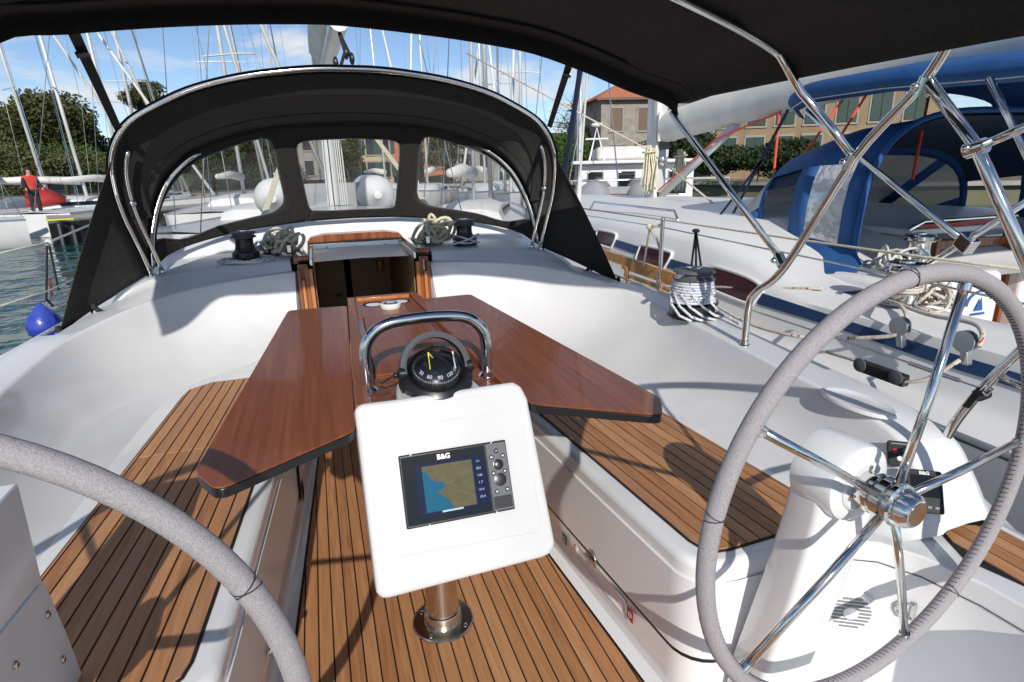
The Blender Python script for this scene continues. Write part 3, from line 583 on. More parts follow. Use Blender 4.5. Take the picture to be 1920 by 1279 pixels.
MB().slab([q(u, v, d+.0007) for u, v in ((-.62, -.66), (-.12, -.66), (-.16, -.52), (-.22, -.38), (-.32, -.22), (-.40, -.12), (-.26, -.08), (-.24, .10), (-.36, .12), (-.47, .22), (-.52, .38), (-.56, .46), (-.62, .47))], PN*.0002).build('chart_water', 'screen_water', case, smooth=None)
MB().bar(q(-.22, -.02, d+.0011), q(.28, -.30, d+.0011), PY*.0005, PN*.0001).build('chart_track', 'black_edge', case, smooth=None)
MB().slab([q(-.27, -.05, d+.0011), q(-.17, -.05, d+.0011), q(-.22, .03, d+.0011)], PN*.0002).build('chart_boat', 'black_edge', case, smooth=None)
for k, s_ in enumerate(('0.1', '021', '5.08', '1.7', '12:41', '10.4')): text(s_, .0085 if k % 2 else .007, q(.42, .52-.2*k, d+.0006), PX, PY, 'screen_text', case, 'reading', ext=.0001)
MB().obox(q(-.15, -.69, d+.0006), PX*.025, PY*.002, PN*.0002).build('menu_bar', 'screen_text', case, smooth=None)
text('B&G', .0165, q(-.20, .80, .0130), PX, PY, 'white_print', case, 'brand_lettering', ext=.0003, bold=.0007)
MB().slab([q(.60, -.95, .0121), q(.98, -.95, .0121), q(.98, .95, .0121), q(.60, .95, .0121)], PN*.0012).build('keypad', 'grey_plastic', case, bevel=.0005)
kp = lambda u, v: q(u, v, .0133)
for u, v, r_, nm in ((.79, .33, .0105, 'knob'), (.79, -.10, .0125, 'cursor_pad')):
    kb = MB().lathe(kp(u, v), PN, [(r_*1.25, 0), (r_*1.25, .0015), (r_, .002), (r_, .007 if nm == 'knob' else .003), (r_*.8, .008 if nm == 'knob' else .0036), (0, .008 if nm == 'knob' else .0036)], 24).build(nm, 'black_plastic', case)
for u, v in ((.79, .72), (.68, .56), (.90, .56), (.68, .10), (.90, .12), (.70, -.42), (.90, -.40), (.79, .72)): MB().lathe(kp(u, v), PN, [(.0055, 0), (.005, .0012), (0, .0014)], 14).build('key', 'black_plastic', case); MB().obox(kp(u, v)+PN*.0016, PX*.0022, PY*.0018, PN*.0002).build('key_mark', 'white_print', case, smooth=None)
MB().obox(q(.79, -.73, .0137), PX*(HW*.17), PY*(HH*.17), PN*.001).build('card_door', 'black_plastic', case, bevel=.0006)
for u, v in ((-.62, -1), (.62, -1), (-.78, 1), (.72, 1)): MB().bar(q(u-.015, v*1.0-.05, .0128), q(u+.03, v*1.0+.04, .0128), PX*.0012, PN*.0004).build('corner_clip', 'white_print', case, smooth=None)
# ---- steering compass
cp = thing('compass', 'black domed steering compass on the instrument pod', 'compass', (0, -.13, .866))
CO = Vector((.0, -.165, .905)); CA = Vector((0, -.42, .91)).normalized()
base = MB().lathe(CO-CA*.035, CA, [(.060, -.01), (.080, -.005), (.090, .004), (.093, .025), (.093, .034), (.086, .040), (.080, .044)], 40).build('bezel', 'black_plastic', cp, smooth=30)
for a in range(0, 360, 45):
    e = Vector((1, 0, 0)); f_ = CA.cross(e); q_ = CO-CA*.018+(e*math.cos(R(a+10))+f_*math.sin(R(a+10)))*.0925
    MB().obox(q_, (CA.cross((q_-CO).normalized()))*.014, CA*.010, (q_-CO-CA*(q_-CO).dot(CA)).normalized()*.0025).build('grip_flat', 'black_plastic', base, bevel=.001)
# upright sun hood ring behind the dome and side pivots
HN = Vector((0, -.94, .34)).normalized(); e1 = Vector((1, 0, 0)); e2 = HN.cross(e1)*-1
if e2.z < 0: e2 = -e2
ho = CO+Vector((0, .012, .012))
rows = []
for a in range(-8, 189, 7):
    dr = e1*math.cos(R(a))+e2*math.sin(R(a)); rows.append([ho+dr*r_+HN*h_ for r_, h_ in ((.074, .022), (.080, .026), (.089, .020), (.090, -.012), (.080, -.02), (.074, -.012), (.074, .022))])
MB().grid(rows).build('sun_hood', 'grey_plastic', cp, smooth=40)
for s in (1, -1): MB().lathe(CO+e1*(s*.078)+V(0, -.004, .010), e1*s, [(.016, 0), (.016, .014), (.012, .018), (0, .018)], 18).build('pivot', 'black_plastic', cp, smooth=30)
bowl = MB().lathe(CO, CA, [(.074, 0), (.070, .004), (.069, .003), (0.0, .002)], 36).build('bowl', 'black_void', cp)
card = MB().lathe(CO, CA, [(.063, .004), (.062, .009), (.055, .019), (.040, .028), (.018, .032), (0, .033)], 40).build('card', 'black_plastic', cp, smooth=60)
f_ = CA.cross(e1)
for k in range(72):
    a = R(k*5); dr = e1*math.cos(a)+f_*math.sin(a); tn = CA.cross(dr); L_ = .0042 if k % 2 == 0 else .0026
    pA = CO+dr*.0555+CA*.0188; pB = CO+dr*.0615+CA*.0108; sl_ = (pA-pB).normalized(); nn = dr.cross(CA).cross(sl_)
    c_ = lerp(pB, pA, .75)+(dr*.6+CA*.8)*.0006
    MB().obox(c_, tn*.0007, sl_*L_*.5, (dr*.6+CA*.8)*.0002).build('tick', 'white_print', card, smooth=None)
AF = Vector((0, -1, 0)); AF = (AF-CA*AF.dot(CA)).normalized()
for a, s_ in ((-62, '30'), (-32, '60'), (0, '90'), (32, '120'), (62, '150')):
    dr = e1*math.sin(R(a))+AF*math.cos(R(a)); tn = e1*math.cos(R(a))-AF*math.sin(R(a))
    text(s_, .0135, CO+dr*.047+CA*.0262+(dr*.6+CA*.8)*.001, tn, CA*.8-dr*.55, 'white_print', card, 'figure', ext=.0002, bold=.0002)
MB().bar(CO+V(-.022, -.045, .026), CO+V(-.022, -.03, .066), (.0012, 0, 0), (0, .0008, 0)).bar(CO+V(-.022, -.03, .066), CO+V(-.012, -.038, .052), (.001, 0, 0), (0, .0008, 0)).build('lubber_pin', 'yellow', cp)
MB().bar(CO+V(.043, -.035, .018), CO+V(.041, -.02, .058), (.0015, 0, 0), (0, .0008, 0)).build('lubber_line', 'white_print', cp)
MB().lathe(CO, CA, [(.073, .002)]+[(.073*math.cos(R(a)), .002+.066*math.sin(R(a))) for a in range(8, 90, 8)]+[(.001, .068)], 40, cap=False).build('dome', 'clear_dome', cp, smooth=180)
MB().tube([CO+V(-.092, -.01, .012), CO+V(-.115, .01, -.002), CO+V(-.135, .03, -.02), CO+V(-.14, .06, -.026)], .0022, 6).ball(CO+V(-.102, -.005, .008), .008, 10, 6).build('lamp_lead', 'black_plastic', cp)
# ================================================================ sprayhood and bimini
HD = thing('sprayhood', 'black canvas sprayhood with three clear windows over the companionway', 'sprayhood', (0, 2.3, .9))
# aft bow: traced in its own leaning plane, both halves averaged so that it is symmetrical
hp, hn = Vector((0, 2.09, .89)), Vector((0, 1, .2376))
PT = [(283, 511), (262, 455), (240, 400), (224, 345), (217, 295), (224, 255), (250, 218), (300, 187), (360, 163), (440, 145), (530, 134), (600, 130), (650, 130)]
ST = [(1013, 463), (1025, 425), (1040, 375), (1047, 330), (1045, 298), (1032, 262), (1008, 230), (955, 198), (905, 173), (830, 150), (755, 137), (700, 131), (655, 130)]
AB = []
for i in range(len(PT)):
    a, b_ = hit(*PT[i], hp, hn), hit(*ST[i], hp, hn); AB.append(Vector(((abs(a.x)+abs(b_.x))/2, (a.y+b_.y)/2, (a.z+b_.z)/2)))
AB[-1].x = 0
half = spline(AB, 4)
def mir(l): return [Vector((-p.x, p.y, p.z)) for p in l]
arch = mir(half) + half[::-1][1:]
tube_ = MB().tube([p+V(0, -.012, 0) for p in arch], .0135, 12).build('aft_bow', 'steel', HD, smooth=180)
inner = [Vector((p.x*.955, p.y+.03, .89+(p.z-.89)*.965)) for p in half]
for s in (1, -1):
    seg_ = [Vector((s*p.x, p.y-.01, p.z)) for p in inner[:20]]
    MB().tube(seg_, .0115, 10).build('support_tube', 'steel', HD, smooth=180)
    for i in (0, 10): MB().ball(seg_[i], .02, 10, 8).build('fitting', 'steel', HD)
# front bow over the windows
FB = [Vector(p) for p in ((1.13, 2.12, .93), (1.115, 2.16, 1.08), (1.075, 2.21, 1.24), (1.0, 2.26, 1.39), (.87, 2.31, 1.51), (.70, 2.345, 1.585), (.5, 2.36, 1.635), (.25, 2.37, 1.66), (0, 2.37, 1.668))]
fb = spline(FB, 4); fbow = mir(fb)+fb[::-1][1:]
for s in (1, -1): MB().tube([Vector((s*p.x, p.y-.016, p.z-.012)) for p in fb[:18]], .0125, 10).build('front_bow', 'steel', HD, smooth=180)
# roof cloth between the two bows
rows = []
for t_ in np.linspace(0, 1, 9):
    row = []
    for i in range(len(arch)):
        u = i/(len(arch)-1)*(len(fbow)-1); k = min(int(u), len(fbow)-2); q_ = lerp(fbow[k], fbow[k+1], u-k); p_ = lerp(arch[i], q_, t_)
        sag = -.018*math.sin(math.pi*t_); row.append(p_+V(0, 0, sag)+(p_-V(0, p_.y, .9)).normalized()*.016)
    rows.append(row)
MB().grid(rows).build('roof_cloth', 'hood_fabric', HD, smooth=180, solid=.003)
for f_ in (2, 6):
    MB().tube([p+V(0, 0, -.004) for p in rows[f_]][4:-4], .0022, 5).build('roof_seam', 'black_fabric', HD, smooth=180)
# hem along the aft bow
hem = [[p+(p-V(0, p.y, 1.0)).normalized()*r_+V(0, d_, 0) for r_, d_ in ((.018, .03), (.022, 0), (.016, -.028), (-.010, -.022), (-.026, .02))] for p in arch]
MB().grid([h[:3] for h in hem]).build('hem', 'black_fabric', HD, smooth=180)
hem2 = [[p+V(0, .035, -.006)+(V(0, p.y, 1.0)-p).normalized()*d_ for d_ in (.012, .05, .10)] for p in arch]
MB().grid([[q_+V(0, .05*k, 0) for k, q_ in enumerate(h)] for h in hem2[8:-8]]).build('inner_hem', 'black_fabric', HD, smooth=180)
MB().grid([[p+(p-V(0, p.y, .9)).normalized()*.034+V(0, -.03, 0), p+(p-V(0, p.y, .9)).normalized()*.030+V(0, .02, 0), p+(V(0, p.y, .9)-p).normalized()*.02+V(0, .012, 0)] for p in fbow]).build('bow_sleeve', 'hood_fabric', HD, smooth=180)
# window wall: foot line on the deck up to the front bow
FT = [Vector(p) for p in ((1.14, 2.11, .895), (1.09, 2.30, .955), (1.0, 2.42, .99), (.86, 2.53, 1.02), (.66, 2.63, 1.05), (.36, 2.70, 1.075), (.27, 2.715, 1.08), (0, 2.725, 1.085))]
ft_ = spline(FT, 5); nf = len(ft_)
def wall(u, v, s=1):
    """u 0 at the hood's foot .. 1 on the centre line, v 0 bottom .. 1 top"""
    a = u*(nf-1); k = min(int(a), nf-2); p0 = lerp(ft_[k], ft_[k+1], a-k)
    a = u*(len(fb)-1); k = min(int(a), len(fb)-2); p1 = lerp(fb[k], fb[k+1], a-k); q_ = lerp(p0, p1, v); return Vector((s*q_.x, q_.y, q_.z))
def invert(p, s):
    """find u, v on the wall nearest the sight line through a pixel"""
    best = None
    for iu in range(0, 121):
        for iv in range(0, 61):
            q_ = wall(iu/120, iv/60, s); d_ = q_-CAM; dz_ = d_.dot(FW); x_ = 960+FPX*d_.dot(RT)/dz_-p[0]; y_ = 639.5-FPX*d_.dot(UP)/dz_-p[1]; e_ = x_*x_+y_*y_
            if best is None or e_ < best[0]: best = (e_, iu/120, iv/60)
    return best[1:]
WP = [(290, 465), (283, 410), (300, 345), (340, 305), (400, 280), (470, 258), (505, 252), (522, 268), (532, 310), (540, 362), (535, 382), (500, 402), (400, 432), (330, 452)]
WSd = [(1005, 430), (985, 385), (955, 335), (915, 297), (865, 268), (815, 252), (795, 253), (785, 268), (780, 320), (776, 375), (782, 395), (810, 402), (880, 408), (960, 425)]
wu = []
for i in range(len(WP)):
    a, b_ = invert(WP[i], -1), invert(WSd[i], 1); wu.append(((a[0]+b_[0])/2, (a[1]+b_[1])/2))
_cu = sum(a for a, _ in wu)/len(wu); _cv = sum(a for _, a in wu)/len(wu); wu = [(_cu+(a-_cu)*.93, _cv+(v_-_cv)*.90) for a, v_ in wu]
def wall_with_hole(s, u0, u1, hole, nm):
    """cloth panel of the window wall with a hole: ring of quads between the panel border and the hole"""
    cu = sum(h[0] for h in hole)/len(hole); cv = sum(h[1] for h in hole)/len(hole); H = []
    hs = spline([(h[0], h[1], 0) for h in hole+[hole[0]]], 4)[:-1]; rows = []
    for h in hs:
        du, dv_ = h.x-cu, h.y-cv; ts = []
        if du > 1e-6: ts.append((u1-cu)/du)
        if du < -1e-6: ts.append((u0-cu)/du)
        if dv_ > 1e-6: ts.append((1-cv)/dv_)
        if dv_ < -1e-6: ts.append((0-cv)/dv_)
        t_ = min(ts); rows.append([wall(lerp(h.x, cu+du*t_, k/5), lerp(h.y, cv+dv_*t_, k/5), s) for k in range(6)])
    rows.append(rows[0]); MB().grid(rows).build(nm, 'black_fabric', HD, smooth=180, solid=.003)
    pane = MB(); N_ = len(hs); rings = [[wall(cu+(h.x-cu)*f, cv+(h.y-cv)*f, s)+V(0, .004*math.sin(9*h.x+5*f), 0) for h in hs] for f in (1.04, .8, .55, .3, .02)]
    for r_ in rings: r_.append(r_[0])
    w_ = pane.grid(rings).build('window', 'clear_vinyl', HD, smooth=180)
    MB().tube([wall(h.x, h.y, s)+V(0, -.003, 0) for h in hs], .004, 6, closed=True).build('window_welt', 'grey_plastic', w_, smooth=180)
useam = .80
for s in (1, -1): wall_with_hole(s, 0, useam, wu, 'side_panel')
# centre panel spans both halves: u beyond 1 mirrors
def wallc(x, v):     # x -1..1 across the centre panel
    u = lerp(1, useam, abs(x)); return wall(u, v, 1 if x >= 0 else -1)
ch = [(-.70, .12), (-.78, .2), (-.80, .5), (-.80, .76), (-.72, .855), (-.3, .87), (.3, .87), (.72, .855), (.80, .76), (.80, .5), (.78, .2), (.70, .12), (.3, .105), (-.3, .105)]
hs = spline([(a, b_, 0) for a, b_ in ch+[ch[0]]], 4)[:-1]; rows = []
for h in hs:
    du, dv_ = h.x, h.y-.5; ts = ([1/abs(du)] if abs(du) > 1e-6 else []) + ([.5/abs(dv_)] if abs(dv_) > 1e-6 else []); t_ = min(ts)
    rows.append([wallc(lerp(h.x, du*t_, k/4), lerp(h.y, .5+dv_*t_, k/4)) for k in range(5)])
rows.append(rows[0]); MB().grid(rows).build('centre_panel', 'black_fabric', HD, smooth=180, solid=.003)
rings = [[wallc(h.x*f, .5+(h.y-.5)*f) for h in hs] for f in (1.03, .8, .5, .25, .02)]
for r_ in rings: r_.append(r_[0])
cwn = MB().grid(rings).build('window', 'clear_vinyl', HD, smooth=180)
MB().tube([wallc(h.x, h.y)+V(0, -.003, 0) for h in hs], .004, 6, closed=True).build('window_welt', 'grey_plastic', cwn, smooth=180)
for s in (1, -1):
    MB().grid([[wall(useam+d_, v, s)+V(0, -.006, 0) for d_ in (-.022, 0, .022)] for v in np.linspace(0, 1, 6)]).build('zip_flap', 'black_fabric', HD, smooth=180)
    # triangular wing running down to the coaming, with its tail straps
    tip = Vector((s*1.40, 1.50, .735)); up = [Vector((s*p.x, p.y, p.z)) for p in half[:19]]
    rows = [[lerp(lerp(p, up[0]+V(0, .06, 0), .02), tip+V(0, .10*(1-i/18), 0), k/6)+V(s*.012*math.sin(k/6*math.pi), 0, 0) for k in range(7)] for i, p in enumerate(up)]
    MB().grid(rows).build('wing', 'black_fabric', HD, smooth=180, solid=.003)
    for tt, L_ in ((0, .10), (.33, .12)):
        q_ = lerp(tip, up[0]+V(0, .05, 0), tt)+V(0, -.01, .01); MB().tube([q_+V(0, 0, .02), q_, q_+V(-s*.03, -.02, -.02), q_+V(-s*L_, -.05, -.03+.02*tt)], [.012, .014, .011, .003], 6).build('tail_strap', 'black_fabric', HD)
        MB().lathe(q_+V(0, 0, -.012), (0, 0, 1), [(.018, -.012), (.018, 0), (.009, .008), (.009, .02)], 12).build('deck_eye', 'steel', HD)
    MB().lathe((s*1.14, 2.085, .875), (0, 0, 1), [(.03, 0), (.028, .008), (.016, .016), (.014, .05)], 16).build('bow_foot', 'steel', HD)
lb = wall(.12, .5, -1); MB().obox(atx(209, 347, -1.16)+V(.02, -.02, 0), (.002, 0, 0), (.0, .012, .0), (0, 0, .045)).build('care_label', 'white_print', HD, smooth=None)
# ---- bimini
BM = thing('bimini', 'black canvas bimini overhead on bent steel tubes', 'bimini', (1.3, .2, .7))
YF = .80
fe = [aty(*p, YF) for p in ((-120, 92), (0, 79), (130, 63), (270, 52), (400, 46), (520, 44), (640, 47), (800, 65), (900, 80), (1000, 100), (1100, 125), (1180, 150), (1240, 178))]
fr = spline([(-1.30, YF-.02, 1.60), (-1.22, YF-.01, 1.68)] + [(p.x, YF, p.z+.052*min(1, (1.15-p.x)/.5)) for p in fe if p.x > -1.15 and p.x < 1.1] + [(1.17, YF-.08, 1.69), (1.22, YF-.12, 1.635)], 4)
zmid = max(p.z for p in fr)
rows = []
aft = lambda x: -.15 if x < .2 else -.15-.60*((x-.2)/1.0)**1.5          # aft edge cut short and swept so the canopy leaves the table unshaded
for t_, dz_, k_ in ((0, 0, 1.0), (.11, .012, .998), (.33, .016, .99), (.55, .02, .985), (.78, .015, .985), (1, .0, .985)):
    rows.append([Vector((p.x*k_, p.y+(aft(p.x)-YF)*t_, p.z+dz_*(1 if abs(p.x) < 1 else .3))) for p in fr])
cl = MB().grid(rows).build('canopy', 'black_fabric', BM, smooth=180, solid=.004)
MB().grid([[p+V(0, .004, .01), p+V(0, .008, -.02), p+V(0, -.002, -.055)] for p in fr]).build('front_hem', 'black_fabric', BM, smooth=180, solid=.003)
MB().tube([p+V(0, -.13, .002) for p in fr], .006, 8).build('seam_cord', 'black_fabric', BM, smooth=180)
MB().tube([Vector((p.x*.985, .02, p.z+.0)) for p in fr[6:-5]] + [Vector((1.225, .02, 1.60)), Vector((1.27, -.06, 1.50)), Vector((1.30, -.14, 1.40))], .0125, 12).build('middle_bow', 'steel', BM, smooth=180)
B0 = [(1.31, .27, .70), (1.31, .265, .87), (1.305, .22, .93), (1.30, .09, 1.04), (1.30, -.14, 1.40), (1.29, -.33, 1.585), (1.26, -.42, 1.70), (1.20, -.47, 1.76)]
MB().tube(spline(B0, 5), .0135, 12).build('main_leg', 'steel', BM, smooth=180)
MB().tube([(1.2, .70, 1.60), (1.30, .125, 1.075)], .0125, 12).build('front_leg', 'steel', BM, smooth=180)
MB().tube([(1.29, -.345, 1.585), (1.30, -.49, 1.42), (1.30, -.72, 1.05)], .0150, 12).build('aft_leg', 'steel', BM, smooth=180)
a = atx(1830, 278, 1.30); b_ = atx(1960, 222, 1.30); MB().tube([a, b_], .0105, 10).build('brace', 'steel', BM, smooth=180)
for q_, ax_ in ((V(1.30, .115, 1.06), V(0, .6, .7)), (V(1.30, -.13, 1.39), V(0, -.4, 1)), (V(1.29, -.335, 1.575), V(0, -.3, 1)), (a, V(0, -1, .3))):
    MB().cyl(q_-ax_*.022, q_+ax_*.022, .019, n=14).build('clamp', 'steel', BM); MB().ball(q_+V(-.02, .01, 0), .011, 10, 6).build('clamp_bolt', 'steel', BM)
MB().lathe((1.31, .27, .693), (0, 0, 1), [(.032, 0), (.030, .008), (.017, .014), (.016, .03)], 16).build('leg_foot', 'steel', BM)
def strap(px0, y0, p1, wd, mat='black_fabric'):
    p0 = aty(*px0, y0); d_ = (p1-p0).normalized(); wv = d_.cross(p0-CAM).normalized()*wd
    MB().bar(p0+V(0, 0, .02), p1, wv, d_.cross(wv).normalized()*.0015).build('tension_strap', mat, BM, smooth=None)
    MB().obox(lerp(p0, p1, .14), wv*1.15, d_*.02, d_.cross(wv).normalized()*.004).build('buckle', 'black_plastic', BM)
strap((137, 66), YF, hit(222, 243, hp, hn), .017)
strap((1072, 116), YF, hit(1030, 238, hp, hn), .015)
# ================================================================ winches, ropes and other gear on the yacht
def winch(o, sc, label, drum='black_plastic', group=None, ax=(0, 0, 1)):
    o = Vector(o); t_ = thing('winch', label, 'winch', o, group); k = sc
    MB().lathe(o, ax, [(.085*k, 0), (.085*k, .006*k), (.078*k, .012*k), (.078*k, .045*k), (.070*k, .050*k)], 32).build('base', drum, t_, smooth=30)
    MB().lathe(o, ax, [(.066*k, .050*k), (.058*k, .062*k), (.052*k, .085*k), (.052*k, .118*k), (.058*k, .130*k)], 32).build('drum', drum, t_, smooth=50)
    MB().lathe(o, ax, [(.070*k, .130*k), (.074*k, .136*k), (.060*k, .145*k), (.060*k, .150*k), (.073*k, .158*k), (.068*k, .165*k), (.03*k, .168*k)], 32).build('self_tailer', 'steel' if drum == 'steel' else 'grey_plastic', t_, smooth=30)
    MB().lathe(o+Vector(ax)*.168*k, ax, [(.028*k, 0), (.028*k, .005*k), (.012*k, .006*k), (.012*k, .001), (0, .001)], 20).build('cap', 'steel', t_, smooth=30)
    MB().bar(o+V(-.05*k, -.02*k, .158*k), o+V(-.095*k, -.035*k, .150*k), (0, .012*k, 0), (0, 0, .004*k)).build('feeder', 'steel', t_, bevel=.002)
    return t_
def wraps(o, prof, turns, r, n=26):
    """rope turns on a drum: prof gives radius at height fraction"""
    pts = []
    for i in range(int(turns*n)+1):
        f = i/(turns*n); a = 2*math.pi*i/n; rad, z = prof(f); pts.append(Vector(o)+V(rad*math.cos(a), rad*math.sin(a), z))
    return pts
def bundle(o, sx, sy, sz, n, r, seed, squash=.8):
    """heap of loose loops"""
    rg = np.random.default_rng(seed); m = MB()
    for k in range(n):
        c = Vector(o)+V(*(rg.uniform(-1, 1, 3)*(sx*.35, sy*.35, sz*.3)))+V(0, 0, sz*.45); ax = Vector(rg.normal(size=3)).normalized(); u = ax.orthogonal().normalized(); w_ = ax.cross(u); ra, rb = rg.uniform(.45, .95)*sx*.6, rg.uniform(.3, .8)*sy*.6
        ph = rg.uniform(0, 6.28); pts = [c+u*(ra*math.cos(t_))+w_*(rb*math.sin(t_))+ax*(.012*math.sin(2*t_+ph)) for t_ in np.linspace(0, 2*math.pi, 18)[:-1]]
        pts = [Vector((p.x, p.y, max(p.z, o[2]+r))) for p in pts]; m.tube(pts, r, 6, closed=True)
    return m
def flakes(o, rx, ry, n, r, seed):
    """loops of line lying flat round a point"""
    rg = np.random.default_rng(seed); m = MB()
    for k in range(n):
        c = Vector(o)+V(rg.uniform(-.03, .03), rg.uniform(-.03, .03), r+rg.uniform(0, 2.2)*r); ph = rg.uniform(0, 6.28); f = rg.uniform(.72, 1.12)
        m.tube([c+V(rx*f*math.cos(t_)*(1+.10*math.sin(3*t_+ph)), ry*f*math.sin(t_)*(1+.10*math.cos(2*t_+ph)), .006*math.sin(4*t_+ph)) for t_ in np.linspace(0, 2*math.pi, 30)[:-1]], r, 6, closed=True)
    return m
W1 = winch((-.665, 2.24, .912), .98, 'black halyard winch on the port side of the companionway, line heaped round it', group='halyard winches')
W2 = winch((.675, 2.28, .912), .98, 'black halyard winch on the starboard side of the companionway', group='halyard winches')
tag(flakes((-.655, 2.20, .905), .125, .10, 13, .0042, 3).build('rope_coil', 'rope_blue', smooth=180), 'blue flecked white line lying in loops round the port winch', 'rope')
o = Vector((.675, 2.28, .912))
tag(MB().tube([o+V(.079*math.cos(a), .079*math.sin(a), .035+.02*math.sin(a*1.0)) for a in np.linspace(0, 2*math.pi, 24)[:-1]], .0055, 6, closed=True).tube([o+V(-.085, -.04, .07), o+V(0, -.09, .045), o+V(.085, -.05, .012), o+V(.09, .05, .008)], .0055, 6).tube([o+V(.085, -.05, .07), o+V(0, -.093, .04), o+V(-.09, -.06, .012), o+V(-.16, -.03, .005)], .0055, 6).build('halyard_tail', 'rope_blue', smooth=180), 'blue and white halyard tail crossed over the starboard winch', 'rope')
tag(bundle((-.46, 2.36, .925), .17, .13, .13, 15, .0115, 5).build('rope_bundle', 'rope_cream', smooth=180), 'cream rope bundle by the port clutches', 'rope', 'rope bundles by the companionway')
tag(bundle((.50, 2.44, .925), .24, .15, .12, 18, .0115, 8).build('rope_bundle', 'rope_cream', smooth=180), 'larger cream rope bundle by the starboard clutches', 'rope', 'rope bundles by the companionway')
tag(bundle((-.56, 2.50, .925), .14, .10, .10, 9, .009, 9).build('rope_bundle', 'rope_blue', smooth=180), 'blue flecked rope bundle behind the cream one on the port side', 'rope', 'rope bundles by the companionway')
def clutch(x, y, z, label):
    t_ = thing('rope_clutch', label, 'rope clutch', (x, y, z), 'rope clutches'); MB().box(x-.02, x+.02, y-.07, y+.07, z, z+.035).build('body', 'black_plastic', t_, bevel=.004)
    MB().bar((x, y-.065, z+.045), (x, y+.06, z+.062), (.011, 0, 0), (0, 0, .007)).build('lever', 'black_plastic', t_, bevel=.003); MB().box(x-.0115, x+.0115, y-.08, y-.066, z+.012, z+.056).build('lever_end', 'steel', t_, bevel=.002)
for k, (x, y, lb) in enumerate(((-.42, 2.26, 'black rope clutch nearest the hatch on the port side'), (.42, 2.30, 'black rope clutch nearest the hatch on the starboard side'), (-.50, 2.42, 'inner black rope clutch of the port pair beside the winch'), (-.56, 2.44, 'outer black rope clutch of the port pair beside the winch'))): clutch(x, y, .93 if abs(x) < .45 else .918, lb)
# big genoa winch on the starboard coaming, wrapped in line
G = Vector((1.375, .72, .712))
winch(G, 1.32, 'large primary winch on the starboard coaming wrapped in blue flecked line', drum='black_plastic')
m = MB().tube(wraps(G, lambda f: (lerp(.090, .070, f)+.012, lerp(.070, .182, f)), 9, .0065), .0062, 7)
for a0 in (-150, -125, -100, -70, -40, 0, 60): m.tube([G+V(.10*math.cos(R(a0-60)), .10*math.sin(R(a0-60)), .12), G+V(.113*math.cos(R(a0-30)), .113*math.sin(R(a0-30)), .065), G+V(.122*math.cos(R(a0)), .122*math.sin(R(a0)), .022), G+V(.135*math.cos(R(a0+25)), .135*math.sin(R(a0+25)), .006)], .0062, 7)
m.tube([G+V(.09, -.06, .02), G+V(.11, -.12, .008), G+V(.09, -.22, .004)], .0062, 7)
tag(m.build('genoa_sheet', 'rope_blue', smooth=180), 'blue flecked white sheet wound round the large starboard winch', 'rope')
# bare stanchion, lifelines and things hanging on them (starboard)
X_ = 1.55
st = thing('stanchion', 'thin steel stanchion carrying the starboard lifelines', 'stanchion', atx(1237, 512, X_)); a, b_ = atx(1237, 512, X_), atx(1243, 412, X_)
MB().cyl(a+V(0, 0, -.25), b_, .011, n=12).build('post', 'steel', st); MB().ball(b_, .014, 10, 6).build('post_cap', 'steel', st)
tag(MB().tube([atx(1050, 385, X_), b_, atx(1480, 447, X_), atx(1700, 478, X_), atx(1990, 515, X_)], .0045, 6).build('lifeline', 'rope_cream', smooth=180), 'cream upper lifeline along the starboard side', 'lifeline')
tag(MB().tube([atx(1060, 398, X_), lerp(a, b_, .86), atx(1560, 492, X_), atx(1760, 535, X_), atx(1990, 585, X_)], .0035, 6).build('lifeline', 'steel', smooth=180), 'grey steel lower lifeline along the starboard side', 'lifeline')
tag(MB().tube([b_+V(0, 0, -.02), atx(1218, 430, X_), atx(1206, 500, X_)], .006, 6).tube([atx(1218, 428, X_), atx(1232, 450, X_), atx(1240, 478, X_)], .006, 6).ball(atx(1218, 425, X_), .02, 8, 6).build('lashing', 'rope_cream', smooth=180), 'cream lashing knotted at the starboard stanchion', 'rope')
gs = thing('strap_loop', 'black strap hanging in a loop from the starboard lifeline', 'strap', atx(1303, 520, 1.5))
for px1, nm in ((1293, 'strap'), (1305, 'strap'), (1318, 'strap')): p0, p1 = atx(1305, 432, 1.5), atx(px1, 525, 1.5); MB().bar(p0, p1, (0, .007, 0), (.0015, 0, 0)).build(nm, 'rope_black', gs, smooth=None)
MB().ball(atx(1305, 433, 1.5), .022, 12, 8, (.8, 1, .5)).build('knot', 'rope_black', gs)
# slatted gangway stowed along the starboard rail
gw = thing('gangway', 'slatted wooden gangway stowed on edge along the starboard rail', 'gangway', atx(1200, 560, 1.60)); GX = 1.60
for (p0, p1, w_) in (((1118, 471), (1296, 532), .030), ((1168, 500), (1288, 541), .011), ((1172, 515), (1284, 554), .011), ((1176, 531), (1276, 566), .011), ((1182, 547), (1265, 578), .016)):
    q0, q1 = atx(*p0, GX), atx(*p1, GX); MB().bar(q0, q1, (.011, 0, 0), (0, 0, w_)).build('slat', 'gangway_wood', gw, bevel=.002)
for p0, p1 in (((1174, 500), (1180, 553)), ((1236, 520), (1236, 575))): q0, q1 = atx(*p0, GX-.014), atx(*p1, GX-.014); MB().bar(q0, q1, (.008, 0, 0), (0, .02, 0)).build('cross_bar', 'gangway_wood', gw, bevel=.002)
tag(MB().tube([atx(1150, 515, 1.52), atx(1200, 533, 1.51), atx(1262, 556, 1.49), atx(1290, 548, 1.46)], .007, 6).tube([atx(1262, 520, 1.5), atx(1259, 560, 1.5), atx(1257, 572, 1.5)], .006, 6).build('gangway_lashing', 'rope_blue', smooth=180), 'blue flecked lashing across the stowed gangway', 'rope')
